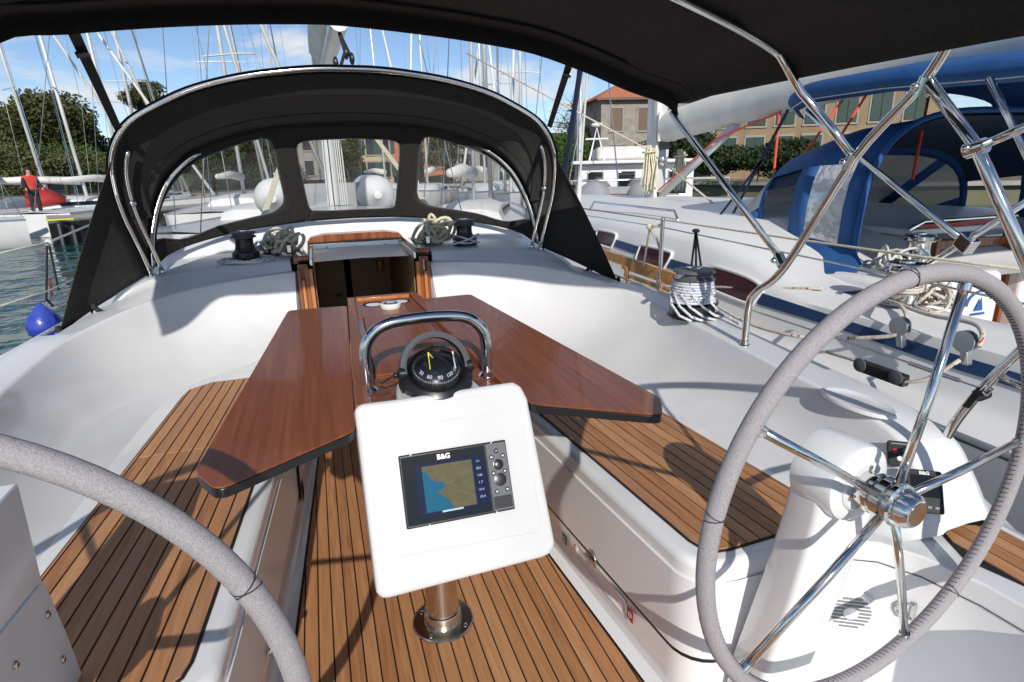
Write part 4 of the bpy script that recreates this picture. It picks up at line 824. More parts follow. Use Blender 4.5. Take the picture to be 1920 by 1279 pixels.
# pushpit rail on the starboard quarter
pr = thing('pushpit', 'bent steel pushpit rail on the starboard quarter', 'rail', (1.385, -.55, .6)); q = [atx(1762, 880, 1.36), atx(1768, 835, 1.36), atx(1800, 780, 1.37), atx(1870, 700, 1.39), atx(1975, 600, 1.42)]
MB().tube(spline(q, 5), .0125, 12).build('rail', 'steel', pr, smooth=180); MB().lathe(q[0]+V(0, 0, -.012), (0, 0, 1), [(.026, 0), (.025, .006), (.014, .012)], 16).build('rail_foot', 'steel', pr)
MB().tube([atx(1868, 702, 1.39), atx(1975, 752, 1.39)], .009, 10).build('cross_rail', 'steel', pr, smooth=180); MB().tube([atx(1832, 742, 1.38), atx(1850, 735, 1.38)], .017, 10).build('rail_clamp', 'black_plastic', pr)
sn = thing('snap_hook', 'black and steel snap shackle clipped to the pushpit', 'shackle', atx(1825, 745, 1.37)); MB().bar(atx(1812, 762, 1.36), atx(1838, 730, 1.36), (.0, .010, 0), (.004, 0, .004)).build('body', 'black_plastic', sn, bevel=.002); MB().tube([atx(1838, 732, 1.36), atx(1850, 722, 1.36), atx(1862, 730, 1.36), atx(1850, 742, 1.36)], .003, 6, closed=True).build('bow', 'steel', sn)
# port side: mooring line, lifeline and blue fender bag hanging over the water
PX_ = -1.72
tag(MB().tube([atx(-30, 482, PX_), atx(90, 455, PX_), atx(186, 414, PX_)], .0065, 7).ball(atx(92, 455, PX_), .022, 8, 6).build('lifeline', 'rope_white', smooth=180), 'grey port lifeline with a knot near the sprayhood', 'lifeline')
tag(MB().tube([atx(-20, 580, PX_), atx(92, 545, PX_), atx(170, 508, PX_)], .0045, 7).build('lifeline', 'rope_white', smooth=180), 'lower thin port lifeline above the water', 'lifeline')
tag(MB().tube([atx(-30, 690, -1.56), atx(30, 655, -1.56), atx(90, 622, -1.57), atx(150, 588, -1.58)], .009, 8).build('mooring_line', 'rope_blue', smooth=180), 'black and white braided line along the port deck edge', 'rope')
fb_ = thing('fender_bag', 'blue fender bag hanging by black straps over the port side', 'fender', atx(85, 640, -1.75)); q = atx(84, 610, -1.75)
MB().lathe(q+V(0, 0, .10), (0, 0, -1), [(.006, -.03), (.03, 0), (.075, .05), (.088, .10), (.08, .14), (.05, .17), (0, .18)], 20).build('bag', 'blue_bag', fb_, smooth=180)
for p0, p1 in (((88, 458), (87, 560)), ((92, 458), (110, 545)), ((86, 560), (100, 575))): MB().bar(atx(*p0, -1.75), atx(*p1, -1.75), (0, .009, 0), (.003, 0, 0)).build('strap', 'rope_black', fb_)
MB().bar(atx(94, 525, -1.745), atx(98, 555, -1.745), (0, .012, 0), (.003, 0, 0)).build('tag_ribbon', 'orange_line', fb_)
# latch, stickers and hand recess on the starboard bench front; hand hold on the port one
def on_front(px, py, s=1): return hit(px, py, (s*(binx(0)-.0585), 0, 0), (1, .078*s, 0))
lt = thing('locker_latch', 'steel flush latch on the starboard bench front', 'latch', on_front(1117, 1050)); q = on_front(1117, 1050)
MB().slab([q+V(-.003, dy, dz_) for dy, dz_ in ((-.018, -.022), (.006, -.03), (.018, -.005), (.016, .03), (-.006, .012))], (-.005, 0, 0)).build('plate', 'brushed_steel', lt, bevel=.002); MB().cyl(q+V(-.010, -.018, .006), q+V(-.010, .018, .002), .004, n=8).build('bar', 'steel', lt)
for (px, py, m_, nm, lb) in ((1060, 1010, 'green_label', 'green', 'small green sticker on the starboard bench front'), (1183, 1153, 'red_label', 'red', 'small red sticker on the starboard bench front')):
    q = on_front(px, py)+V(-.003, 0, 0); t_ = thing('sticker', lb, 'sticker', q); MB().obox(q, (.0006, 0, 0), (-.0, .017, 0), (0, 0, .019)).build('backing', m_, t_, smooth=None)
    MB().lathe(q+V(-.0009, 0, .001), (-1, 0, 0), [(.010, 0), (.010, .0004), (.006, .0004), (.006, 0)], 14, cap=False).build('symbol', 'white_print', t_, smooth=None)
    if nm == 'green': MB().obox(q+V(-.0012, 0, -.010), (.0003, 0, 0), (0, .010, 0), (0, 0, .002)).build('symbol_base', 'white_print', t_, smooth=None)
hr = MB(); q0, q1 = on_front(1085, 1045)+V(-.002, 0, -.052), on_front(1165, 1120)+V(-.002, 0, -.030)
q0.z = q1.z = .115; q0.x = -(.078*q0.y)+binx(0)-.0575; q1.x = -(.078*q1.y)+binx(0)-.0575
hole = rrect((q0-q1).length/2+.02, .025, .02, 4); c_ = (q0+q1)/2; D_ = (q0-q1).normalized()
rows = [[c_+D_*(h[0]*f)+V(0, 0, h[1]*f2)+V(dx, 0, 0) for h in hole+[hole[0]]] for f, f2, dx in ((1.06, 1.2, .0005), (1, 1, .001), (.97, .85, .014), (.9, .5, .02), (.0, .0, .021))]
MB().grid(rows).build('hand_recess', 'gelcoat', Y, smooth=180)
q = on_front(562, 895, -1); rows = [[q+V(dx, .07*f*math.sin(R(a)), .075*f*math.cos(R(a))*(1 if math.cos(R(a)) > 0 else 1.3)) for a in range(0, 361, 15)] for f, dx in ((1.12, .002), (1.0, .006), (.96, -.004), (.0, -.006))]
MB().grid(rows).build('hand_hold', ['black_plastic'], Y, smooth=60)
q = on_front(500, 1222, -1)+V(.006, 0, 0); kn = thing('bench_catch', 'small steel catch low on the port bench front', 'latch', q); MB().lathe(q, (1, 0, 0), [(.012, 0), (.012, .006), (.007, .010), (.007, .02), (.011, .024), (0, .026)], 14).build('knob', 'brushed_steel', kn)
# own mast, boom with stacked sail, and the tackle above the hood
mt = thing('yacht_mast', 'own silver mast with halyards rising ahead of the sprayhood', 'mast', (-.02, 6.2, .95)); mr_ = rrect(.075, .11, .06, 5)
MB().prism([(-.02+p[0], 6.2+p[1]) for p in mr_], .93, 16).build('spar', 'mast_metal', mt, smooth=50)
MB().box(-.026, -.014, 6.075, 6.092, 1.0, 16).build('sail_track', 'black_plastic', mt)
for k, (dx, dy) in enumerate(((-.09, -.16), (.06, -.17), (.085, -.15), (.11, -.13), (.14, -.10))): MB().tube([(dx, 6.2+dy, 1.0), (dx*.8, 6.2+dy, 2.6), (dx*.4, 6.2+dy*.9, 9)], .008, 6).build('halyard', 'rope_white' if k else 'rope_blue', mt)
MB().lathe((.02, 6.05, .94), (0, 0, 1), [(.10, 0), (.11, .02), (.10, .05), (.05, .06)], 18).build('mast_collar', 'grey_plastic', mt)
bo = thing('yacht_boom', 'own white boom and flaked mainsail above the sprayhood', 'boom', (.02, 2.7, 2.3))
MB().tube([(.0, 6.05, 2.42), (.02, 4.5, 2.38), (.03, 2.75, 2.32)], .062, 12).build('spar', 'mast_metal', bo, smooth=50)
rows = []
for y, hw_, h_ in ((6.0, .13, .55), (5, .14, .46), (4, .13, .38), (3.2, .12, .30), (2.8, .08, .22)): rows.append([V(.01+hw_*math.cos(R(a))*(1 if math.sin(R(a)) > -.2 else .7), y, 2.40+.05+h_*.5*(1+math.sin(R(a)))) for a in range(-90, 271, 20)])
MB().grid(rows).build('sail_stack', 'sail_white', bo, smooth=180)
MB().tube([(.03, 2.80, 2.26), (.05, 2.74, 2.14), (.0, 2.62, 2.02)], .012, 6).tube([(.03, 2.80, 2.26), (.09, 2.75, 2.10)], .012, 6).build('tackle', 'rope_black', bo)
for p in ((.055, 2.74, 2.13), (-.02, 2.66, 2.06), (.09, 2.75, 2.10)): MB().ball(p, .03, 10, 8, (.6, 1, 1.3)).build('block', 'black_plastic', bo)
for s in (-1, 1): tag(MB().tube([(s*.45, 6.3, 6.5), (s*1.43, 5.4, .75)], .006, 6).build('shroud', 'steel', smooth=180), ('port' if s < 0 else 'starboard') + ' wire shroud of the own mast', 'shroud')
for s, a, b_ in ((-1, (-.25, 6.1, 2.2), (-.62, 3.05, 1.06)), (1, (.25, 6.1, 2.2), (.62, 3.05, 1.06))): tag(MB().bar(a, b_, (.022, 0, 0), (0, .004, .004)).build('tape_line', 'rope_cream', smooth=None), 'cream tape line slanting down behind the ' + ('port' if s < 0 else 'starboard') + ' hood window', 'rope')
# ================================================================ neighbouring yacht to starboard
NB = thing('neighbour_yacht', 'white sailing yacht with a blue stripe moored alongside to starboard', 'yacht', (3.75, 1.5, WATER_Z)); NCX = 3.75
def nb_prof(y):
    c = min(max((y-.75)/1.0, 0), 1); c = c*c*(3-2*c)          # cockpit coaming -> cabin
    n_ = max(0, (y-3.2)/4.5); k = 1-.75*n_*n_                # plan narrows towards the bow
    top = lerp(.745, .93, c)*(1-.12*n_)
    P = [(1.88, .415), (1.90, .43), (2.05, .44), (2.085, .50), (2.105, .60), (2.122, .685), (2.165, top-.06), (2.20, top-.02), (2.26, top)]
    if y > .65: P += [(2.7, top+.07*c), (3.2, top+.10*c), (NCX, top+.12*c)]
    else: P += [(2.36, top-.004), (2.42, top-.03), (2.44, .50)]
    return [(NCX+(x-NCX)*k, z) for x, z in P]
ys_a = [-2.2, -1.4, -.8, -.3, .2, .5, .62]; ys_b = [.72, .85, 1.0, 1.3, 1.8, 2.4, 3.2, 4.2, 5.4, 6.6, 7.6]
MB().grid([[V(x, y, z) for x, z in nb_prof(y)] for y in ys_a]).build('side_coaming', 'old_white', NB, smooth=60)
MB().grid([[V(x, y, z) for x, z in nb_prof(y)] for y in ys_b]).build('cabin', 'old_white', NB, smooth=60)
MB().grid([[V(2*NCX-x, y, z) for x, z in nb_prof(y)] for y in ys_b]).build('cabin', 'old_white', NB, smooth=60)
MB().grid([[V(*nb_prof(.62)[i][:1], .62, nb_prof(.62)[i][1]) for i in range(9)], [V(nb_prof(.72)[i][0], .72, nb_prof(.72)[i][1]) for i in range(9)]]).build('cabin_joint', 'old_white', NB, smooth=60)
for s in (1, -1):
    rows = []
    for y in (-2.2, 0, 2, 3.2, 4.5, 6, 7.5, 8.8): 
        n_ = max(0, (y-3.2)/5.7); bx = 1.87*(1-.98*n_*n_); rows.append([V(NCX-s*bx, y, .41+.02*y*.3), V(NCX-s*bx*.985, y, .1), V(NCX-s*bx*.95, y, -.4), V(NCX-s*bx*.8, y, WATER_Z-.2)])
    MB().grid(rows).build('topside', 'white_paint', NB, smooth=180)
    MB().tube([r_[0]+V(s*.012, 0, .012) for r_ in rows], .016, 8).build('toe_rail', 'aluminium', NB, smooth=180)
MB().grid([[V(NCX-1.87*.97*(1-.98*max(0, (y-3.2)/5.7)**2)*f, y, .40+.02*y*.3+.03*(1-abs(f))) for f in (-1, -.5, 0, .5, 1)] for y in (3.0, 4.5, 6, 7.5, 8.7)]).build('foredeck', 'old_white', NB, smooth=180)
# stripe pieces between the windows, windows with frames
SP, SN = Vector((2.118, 0, .66)), Vector((-.98, 0, .20)).normalized()
def ns(px, py, d=0.0): return hit(px, py, SP+SN*d, SN)
for q in (((1085, 424), (1122, 434), (1120, 446), (1085, 436)), ((1149, 447), (1200, 463), (1194, 477), (1146, 460)), ((1252, 484), (1330, 506), (1322, 521), (1246, 500)), ((1425, 548), (1560, 592), (1560, 612), (1420, 570)), ((1560, 592), (1760, 655), (1950, 712), (1950, 742), (1760, 682), (1560, 612))):
    MB().slab([ns(*p, .005) for p in q], SN*.003).build('stripe', 'blue_stripe', NB, smooth=None)
for q in (((1125, 432), (1152, 438), (1155, 446), (1148, 462), (1143, 464), (1122, 457), (1119, 452), (1122, 436)), ((1206, 460), (1252, 472), (1258, 480), (1243, 506), (1236, 508), (1200, 494), (1195, 488), (1203, 464)), ((1335, 503), (1350, 503), (1400, 520), (1424, 535), (1427, 545), (1412, 566), (1402, 568), (1350, 548), (1328, 536), (1324, 526))):
    c_ = sum((ns(*p) for p in q), Vector())/len(q); loop = spline([c_+(ns(*p)-c_)*1.0 for p in q]+[ns(*q[0])], 3)[:-1]
    wd = MB().slab([p+SN*.006 for p in loop], SN*.004).build('window', 'window_dark', NB, smooth=None); MB().tube([c_+(p-c_)*1.06+SN*.006 for p in loop], .012, 8, closed=True).build('window_frame', 'old_white', wd, smooth=180)
# cockpit: far coaming, bulkhead, companionway, well
MB().grid([[V(2*NCX-x, y, z) for x, z in nb_prof(y)] for y in ys_a]).build('far_coaming', 'old_white', NB, smooth=60)
MB().box(2.44, 3.30, .62, 1.12, .2, .80).build('bulkhead', 'old_white', NB, bevel=.05, seg=4)
MB().box(4.0, 5.06, .95, 1.12, .2, .86).build('bulkhead', 'old_white', NB, bevel=.03, seg=3)
MB().box(2.44, 5.06, -2.2, 1.1, .02, .08).build('cockpit_well', 'old_white', NB)
MB().box(2.44, 2.95, -2.2, .7, .08, .46).build('bench', 'old_white', NB, bevel=.03, seg=3); MB().box(4.55, 5.06, -2.2, .9, .08, .46).build('bench', 'old_white', NB, bevel=.03, seg=3)
MB().box(3.32, 3.98, 1.06, 1.09, .05, .72).build('washboard', 'mahogany_side', NB, bevel=.004)
for x in (3.30, 3.97): MB().box(x, x+.03, 1.03, 1.11, .05, .93).build('jamb', 'mahogany_side', NB, bevel=.004)
MB().box(3.28, 4.02, 1.08, 1.14, .84, .90).build('hatch_board', 'mahogany_side', NB, bevel=.006); MB().box(3.22, 4.08, 1.14, 1.9, .93, .97).build('sliding_hatch', 'old_white', NB, bevel=.01)
MB().tube([(3.2, 1.15, .97), (3.25, 1.1, 1.02), (4.05, 1.1, 1.02), (4.1, 1.15, .97)], .012, 8).build('grab_bar', 'steel', NB)
MB().box(3.28, 4.0, 1.15, 1.2, .975, .995).build('red_trim', 'red_plastic', NB)
o = Vector((3.12, .615, .62)); MB().slab([o+V(-.03, -.006, -.03), o+V(.03, -.006, -.03), o+V(.005, -.006, .045)], (0, -.001, 0)).build('emblem_sail', 'blue_print', NB, smooth=None); MB().box(o.x-.05, o.x+.05, o.y-.007, o.y-.006, o.z-.055, o.z-.042).build('emblem_bar', 'blue_print', NB, smooth=None)
rows = []; MB().tube([o+V(.10*math.cos(R(a)), -.006, .08*math.sin(R(a))) for a in range(20, 181, 16)], .006, 6).build('emblem_arc', 'blue_print', NB)
for k in range(4): MB().box(4.22, 4.42, .944, .949, .60+.035*k, .62+.035*k).build('notice_line', 'pale_blue_print', NB, smooth=None)
# winches on the neighbour
winch((2.30, .42, .748), 1.15, 'steel winch on the near coaming of the neighbouring yacht, wound with red flecked rope', 'steel')
o = Vector((2.30, .42, .748)); tag(MB().tube(wraps(o, lambda f: (.064+.012*abs(math.sin(9*f)), lerp(.055, .150, f)), 8, .006), .0075, 6).build('sheet', 'rope_red', smooth=180), 'red flecked sheet wound round the neighbouring steel winch', 'rope')
tag(bundle((2.40, .36, .742), .22, .18, .07, 8, .0075, 21).build('rope_heap', 'rope_red', smooth=180), 'red flecked rope heaped beside the neighbouring steel winch', 'rope')
winch((2.98, .90, .80), 1.1, 'bright steel winch beside the neighbouring companionway', 'steel')
tag(bundle((2.75, .86, .80), .2, .2, .07, 8, .008, 23).build('rope_heap', 'rope_white', smooth=180), 'grey rope heap beside the far steel winch under the blue hood', 'rope')
hw = winch((4.45, 1.03, .86), 1.1, 'steel winch on the far side of the neighbouring companionway', 'steel'); o = Vector((4.45, 1.03, .86)); tag(MB().tube(wraps(o, lambda f: (.075+.02*abs(math.sin(9*f)), lerp(.03, .15, f)), 8, .01), .012, 6).tube([o+V(.1, -.02, .12), o+V(.17, -.03, .08), o+V(.13, -.03, -.02)], .012, 6).build('sheet', 'rope_black', smooth=180), 'dark red line wound on the far neighbouring winch', 'rope')
# sheet, lines and blocks on the neighbour's side deck
def nl(name, pts, r, m, lb, cat='rope'): return tag(MB().tube(spline([hit(px, py, (xx, 0, 0), (1, 0, 0)) for px, py, xx in pts], 4), r, 6).build(name, m, smooth=180), lb, cat)
nl('genoa_sheet', ((1080, 520, 2.03), (1340, 538, 2.1), (1545, 541, 2.22)), .008, 'rope_red', 'red flecked sheet leading forward from the neighbouring winch')
nl('spring_line', ((1320, 560, 1.86), (1400, 605, 1.86), (1480, 628, 1.88), (1525, 628, 1.95), (1560, 590, 2.05)), .008, 'rope_red', 'brown flecked line looping along the neighbouring side deck')
nl('deck_line', ((1590, 635, 2.0), (1680, 628, 2.06), (1700, 600, 2.09), (1690, 575, 2.13), (1660, 562, 2.2)), .009, 'rope_red', 'red flecked line running through the upright deck block')
nl('deck_line', ((1675, 566, 2.22), (1740, 590, 2.15), (1820, 605, 2.1), (1842, 625, 2.05), (1835, 650, 2.0)), .009, 'rope_red', 'brown flecked line beside the second deck block')
nl('deck_line', ((1550, 660, 1.95), (1600, 675, 1.93), (1640, 690, 1.92)), .008, 'rope_red', 'red flecked line entering the black jammer block')
nl('deck_line', ((1690, 718, 1.92), (1740, 710, 1.95), (1800, 675, 2.0)), .008, 'rope_red', 'red flecked line leaving the black jammer block')
nl('guard_wire', ((1390, 575, 1.80), (1660, 665, 1.80), (1840, 728, 1.80)), .004, 'steel', 'thin steel guard wire ending in a turnbuckle by the pushpit', 'wire')
tb_ = thing('turnbuckle', 'steel turnbuckle on the guard wire next to the pushpit', 'turnbuckle', hit(1760, 700, (1.80, 0, 0), (1, 0, 0))); a, b_ = hit(1705, 681, (1.79, 0, 0), (1, 0, 0)), hit(1800, 714, (1.79, 0, 0), (1, 0, 0)); MB().cyl(a, b_, .008, n=10).build('barrel', 'steel', tb_); MB().cyl(b_, b_+(b_-a)*.5, .004, n=8).build('screw', 'steel', tb_)
def block(px, py, x, sc, lb):
    o = hit(px, py, (x, 0, 0), (1, 0, 0)); t_ = thing('deck_block', lb, 'block', o)
    for dx in (-.012, .012): MB().lathe(o+V(dx*sc, 0, 0), (1, 0, 0), [(.042*sc, -.003*sc), (.042*sc, .003*sc)], 20).build('cheek', 'aluminium', t_)
    MB().lathe(o, (1, 0, 0), [(.034*sc, -.009*sc), (.028*sc, 0), (.034*sc, .009*sc)], 20).build('sheave', 'black_plastic', t_); MB().bar(o, o+V(0, -.02*sc, -.085*sc), (.014*sc, 0, 0), (0, .014*sc, 0)).build('stem', 'aluminium', t_, bevel=.003)
block(1688, 612, 2.07, 1.0, 'round steel block standing on the neighbouring side deck, nearer the winch'); block(1810, 640, 2.03, 1.0, 'round steel block standing on the neighbouring side deck, nearer the pushpit')
o = hit(1650, 698, (1.93, 0, 0), (1, 0, 0)); t_ = thing('jammer_block', 'black jammer car on the neighbouring toe rail', 'block', o); MB().bar(o+V(0, .10, 0), o+V(0, -.12, 0), (.02, 0, 0), (0, 0, .025)).build('car', 'black_plastic', t_, bevel=.008, seg=3)
for dy in (.08, -.09): MB().lathe(o+V(-.022, dy, .01), (-1, 0, 0), [(.03, 0), (.03, .006), (.012, .010)], 16).build('sheave', 'grey_plastic', t_)
# sprayhood of the neighbour
NH = thing('blue_sprayhood', 'blue canvas sprayhood with clouded windows on the neighbouring yacht', 'sprayhood', (3.75, 1.6, .9))
def nh_row(y, wx, zt, zf, n_=18):
    row = []
    for i in range(n_+1):
        a = math.pi*i/n_; cx_, sz_ = math.cos(a), math.sin(a); row.append(V(NCX-wx*math.copysign(abs(cx_)**.5, cx_), y, zf+(zt-zf)*sz_**.55))
    return row
R0, R1, R2 = nh_row(1.02, 1.12, 1.64, .80), nh_row(1.50, 1.09, 1.60, .84), nh_row(1.92, 1.0, 1.48, .86)
MB().grid([R0[3:-3], R1[3:-3], R2[3:-3]]).build('roof_cloth', 'blue_canvas', NH, smooth=180, solid=.004)
MB().grid([[p+(V(NCX, p.y, .9)-p).normalized()*.02 for p in r_[2:-2]] for r_ in (R0, R1, R2)]).build('roof_shade', 'navy_strap', NH, smooth=180)  # added dark sheet: shade under the hood roof put into its colour
for s in (0, 1):
    sel = (lambda r_: r_[:4]) if s == 0 else (lambda r_: r_[-4:])
    rows = [sel(R0), [lerp(a, b_, .25) for a, b_ in zip(sel(R0), sel(R1))], [lerp(a, b_, .85) for a, b_ in zip(sel(R0), sel(R1))], sel(R1), [lerp(a, b_, .2) for a, b_ in zip(sel(R1), sel(R2))]]
    m = MB(); m.grid(rows[:2]); m.grid(rows[2:]); m.grid([r_[:1]+[lerp(r_[0], r_[1], .35)] for r_ in rows[1:3]]); m.build('side_cloth', 'blue_canvas', NH, smooth=180, solid=.004)
    MB().grid([[lerp(r_[0], r_[1], .3)]+r_[1:] for r_ in rows[1:3]]).build('window', 'milky_vinyl', NH, smooth=180)
    tl = sel(R0)[0 if s == 0 else 3]
R3 = [V(NCX+(p.x-NCX)*.94, 2.75-.45*abs((p.x-NCX)/1.05)**2, .92+.06*(1-abs((p.x-NCX)/1.05))) for p in R2]
rows = [[lerp(a, b_, t_) for a, b_ in zip(R2, R3)] for t_ in (0, .12, .85, 1)]
m = MB(); m.grid(rows[:2]); m.grid(rows[2:])
for i in (0, 5, 12, 17): m.grid([r_[i:i+2] for r_ in rows[1:3]])
m.build('front_cloth', 'blue_canvas', NH, smooth=180, solid=.004)
for i0, i1 in ((1, 5), (6, 12), (13, 17)): MB().grid([r_[i0:i1+1] for r_ in rows[1:3]]).build('window', 'milky_vinyl', NH, smooth=180)
MB().tube(nh_row(1.0, 1.125, 1.65, .80, 40), .016, 10).build('aft_bow', 'blue_canvas', NH, smooth=180)
MB().add([V(2.63, 1.0, .90), V(2.63, 1.5, .92), V(2.54, 1.3, .80), V(2.44, 1.0, .785), V(2.50, .86, .79), V(2.60, .92, .84)], [(0, 1, 2), (0, 2, 3), (0, 3, 4), (0, 4, 5)]).build('side_flap', 'blue_canvas', NH)
# bimini of the neighbour
NBM = thing('blue_bimini', 'rolled blue canvas bimini on steel tubes above the neighbouring cockpit', 'bimini', (3.75, .4, .7))
fe_ = [(2.72, 1.735), (2.64, 1.76), (2.63, 1.80), (2.70, 1.845), (3.1, 1.90), (3.75, 1.92), (4.4, 1.90), (4.8, 1.84), (4.86, 1.74)]
rows = []
for y, k, dz_ in ((1.78, .82, -.08), (1.72, .93, -.03), (1.55, .99, 0), (1.0, 1, .0), (.4, 1, -.03), (-.2, 1, -.05), (-.9, .99, -.07)): rows.append(spline([(NCX+(x-NCX)*k, y, z+dz_) for x, z in fe_], 3))
MB().grid(rows).build('canopy', 'blue_canvas', NBM, smooth=180, solid=.006); MB().tube([r_[2] for r_ in rows], .006, 6).build('canopy_seam', 'rope_white', NBM)
for nm, pts in (('frame_tube', ((1512, 208, 2.7), (1640, 318, 2.62), (1810, 455, 2.5))), ('frame_tube', ((1690, 525, 2.5), (1810, 452, 2.5), (1960, 355, 2.5))), ('frame_tube', ((1855, 148, 2.6), (1960, 360, 2.5)))):
    MB().tube([hit(px, py, (xx, 0, 0), (1, 0, 0)) for px, py, xx in pts], .0155, 10).build(nm, 'steel', NBM, smooth=180)
o = hit(1812, 456, (2.48, 0, 0), (1, 0, 0)); MB().obox(o, (.03, 0, 0), (0, .03, .02), (0, -.015, .03)).build('frame_clamp', 'steel', NBM, bevel=.006)
for px0, px1 in (((1478, 205), (1375, 400)), ((1430, 300), (1345, 410))): a, b_ = hit(*px0, (2.75, 0, 0), (1, 0, 0)), hit(*px1, (2.75, 0, 0), (1, 0, 0)); MB().bar(a, b_, (0, .014, 0), (.002, 0, 0)).build('tie_strap', 'navy_strap', NBM, smooth=None)
sp_ = thing('blue_strap', 'wide dark blue strap hanging ahead of the starboard hood wing', 'strap', hit(1062, 300, (1.95, 0, 0), (1, 0, 0))); a, b_ = hit(1090, 118, (1.95, 0, 0), (1, 0, 0)), hit(1060, 318, (1.95, 0, 0), (1, 0, 0)); MB().bar(a+(a-b_)*.3, b_+(b_-a)*.3, (0, .04, 0), (.01, 0, 0)).build('strap', 'navy_strap', sp_, bevel=.004)
# mast, boom, vang of the neighbour
NM = thing('neighbour_mast', 'silver mast of the neighbouring yacht hung with coiled lines', 'mast', (NCX, 5.0, .95))
MB().prism([(NCX+p[0], 5.0+p[1]) for p in rrect(.09, .13, .07, 5)], .95, 17).build('spar', 'mast_metal', NM, smooth=50)
MB().box(NCX-.105, NCX-.06, 4.84, 4.9, .98, 17).build('sail_track', 'sail_white', NM); MB().box(NCX-.06, NCX+.06, 4.80, 4.87, 1.55, 1.80).build('gooseneck', 'grey_plastic', NM, bevel=.01); MB().box(NCX-.05, NCX+.05, 4.83, 4.88, .96, 1.06).build('heel_fitting', 'black_plastic', NM)
MB().lathe((NCX-.0, 4.86, 1.42), (-.4, -1, 0), [(.05, -.02), (.06, 0), (.06, .04), (.045, .05), (.05, .08), (.02, .09)], 20).build('mast_winch', 'steel', NM, smooth=30)
def hank(x, y, z0, z1, sd, m_, lb):
    rg = np.random.default_rng(sd); m = MB()
    for k in range(11): dx, dy = rg.uniform(-.07, .07), rg.uniform(-.05, .05); zb = z0+rg.uniform(0, .12); m.tube([(x+dx*.3, y+dy*.3, z1), (x+dx+.02, y+dy, lerp(z0, z1, .5)), (x+dx, y+dy, zb+.03), (x+dx+.02, y+dy, zb), (x+dx+.045, y+dy, zb+.04), (x+dx*.5+.03, y+dy, z1-.03)], .009, 6)
    m.tube([(x-.05, y-.05, z1-.08), (x+.06, y-.06, z1-.07), (x+.06, y+.05, z1-.09), (x-.05, y+.05, z1-.08)], .010, 6, closed=True); tag(m.build('line_hank', m_, smooth=180), lb, 'rope', 'line hanks on the neighbouring mast')
hank(NCX-.22, 4.8, 1.02, 1.60, 31, 'rope_cream', 'cream line hank hanging left of the neighbouring mast'); hank(NCX+.20, 4.8, 1.05, 1.55, 33, 'rope_cream', 'cream line hank hanging right of the neighbouring mast')
NBO = thing('neighbour_boom', 'long pale boom with its sail cover on the neighbouring yacht', 'boom', (NCX, 3, 1.9))
MB().grid([[V(NCX+.13*math.cos(R(a)), y, z+.17*math.sin(R(a))) for a in range(0, 361, 20)] for y, z in ((4.78, 1.80), (4.76, 1.80), (3.0, 1.96), (1.5, 2.05), (-1.0, 2.12))]).build('sail_cover', 'sail_white', NBO, smooth=180)
MB().box(NCX-.12, NCX+.12, 4.765, 4.79, 1.64, 1.96).build('boom_end', 'white_paint', NBO); MB().tube([(NCX, 4.85, 1.02), (NCX, 3.55, 1.74)], .045, 12).build('vang', 'mast_metal', NBO, smooth=180)
for z0, z1 in ((1.08, 1.62),): MB().tube([(NCX-.07, 4.8, z0), (NCX-.07, 3.75, z1), (NCX-.06, 2.9, 1.80)], .010, 6).tube([(NCX-.07, 2.9, 1.80), (NCX-.2, 2.75, 1.3)], .010, 6).build('vang_line', 'orange_line', NBO)
for k, (y0, x1, y1, z1) in enumerate(((2.3, 3.2, 2.2, 1.72), (2.1, 3.35, 2.1, 1.70), (1.6, 3.6, 1.5, 1.70))): MB().tube([(NCX, y0, 1.85), (x1, y1, z1-.45)], .010, 6).build('sheet_fall', 'orange_line', NBO)
for nm, a, b_, r_, m_ in (('topping_line', (NCX-.1, 5.0, 1.55), (1.95, 7.0, 2.9), .010, 'rope_red'), ('shroud', (1.98, 4.9, .45), (3.2, 5.1, 9.5), .006, 'steel'), ('shroud', (2.15, 4.3, .5), (3.5, 5.0, 5.5), .005, 'steel'), ('guy_line', (NCX-.1, 4.9, 1.5), (3.2, 3.0, 1.0), .010, 'rope_red')): MB().tube([a, b_], r_, 6).build(nm, m_, NM, smooth=180)
a = hit(1087, 340, (2.0, 0, 0), (1, 0, 0)); b_ = hit(1101, 140, (2.0, 0, 0), (1, 0, 0)); fs = thing('furling_stay', 'pale thin stay with a white turnbuckle cover right of the hood', 'stay', a); MB().tube([a, b_+(b_-a)], .010, 8).build('wire', 'rope_white', fs); MB().cyl(a+(a-b_)*.4, a+(b_-a)*.05, .028, .02, n=12).build('cover', 'white_paint', fs)
# guard rail stub on the cabin top
MB().tube([(2.5, 4.2, .95), (2.5, 4.1, 1.03), (2.48, 2.6, 1.03), (2.46, 2.5, .95)], .011, 8).build('handrail', 'steel', NB, smooth=180)
# ================================================================ harbour behind: quays, land, boats, houses, trees, people
def hz(px, dist, z=0.0):
    d = ray(px, 322); d.z = 0; d.normalize(); return Vector((CAM.x+d.x*dist, CAM.y+d.y*dist, z))
def bearing(px): d = ray(px, 322); return math.atan2(d.x, d.y)
for nm, a, b_ in (('leaf_pine', (.030, .042, .012), (.105, .105, .034)), ('leaf_green', (.035, .075, .016), (.095, .15, .035)), ('leaf_olive', (.05, .062, .022), (.12, .12, .05)), ('leaf_dark', (.016, .028, .012), (.05, .068, .025)), ('twig', (.09, .075, .06), (.16, .13, .11))):
    pbr(nm, a, .7, col2=b_, scale=.9, detail=8, spec=.2)
pbr('stone_wall', (.24, .215, .18), .9, col2=(.34, .31, .265), scale=2.2, bump=.5, bscale=5); pbr('grey_wall', (.25, .24, .225), .9, col2=(.32, .31, .29), scale=1.2, bump=.3, bscale=4)
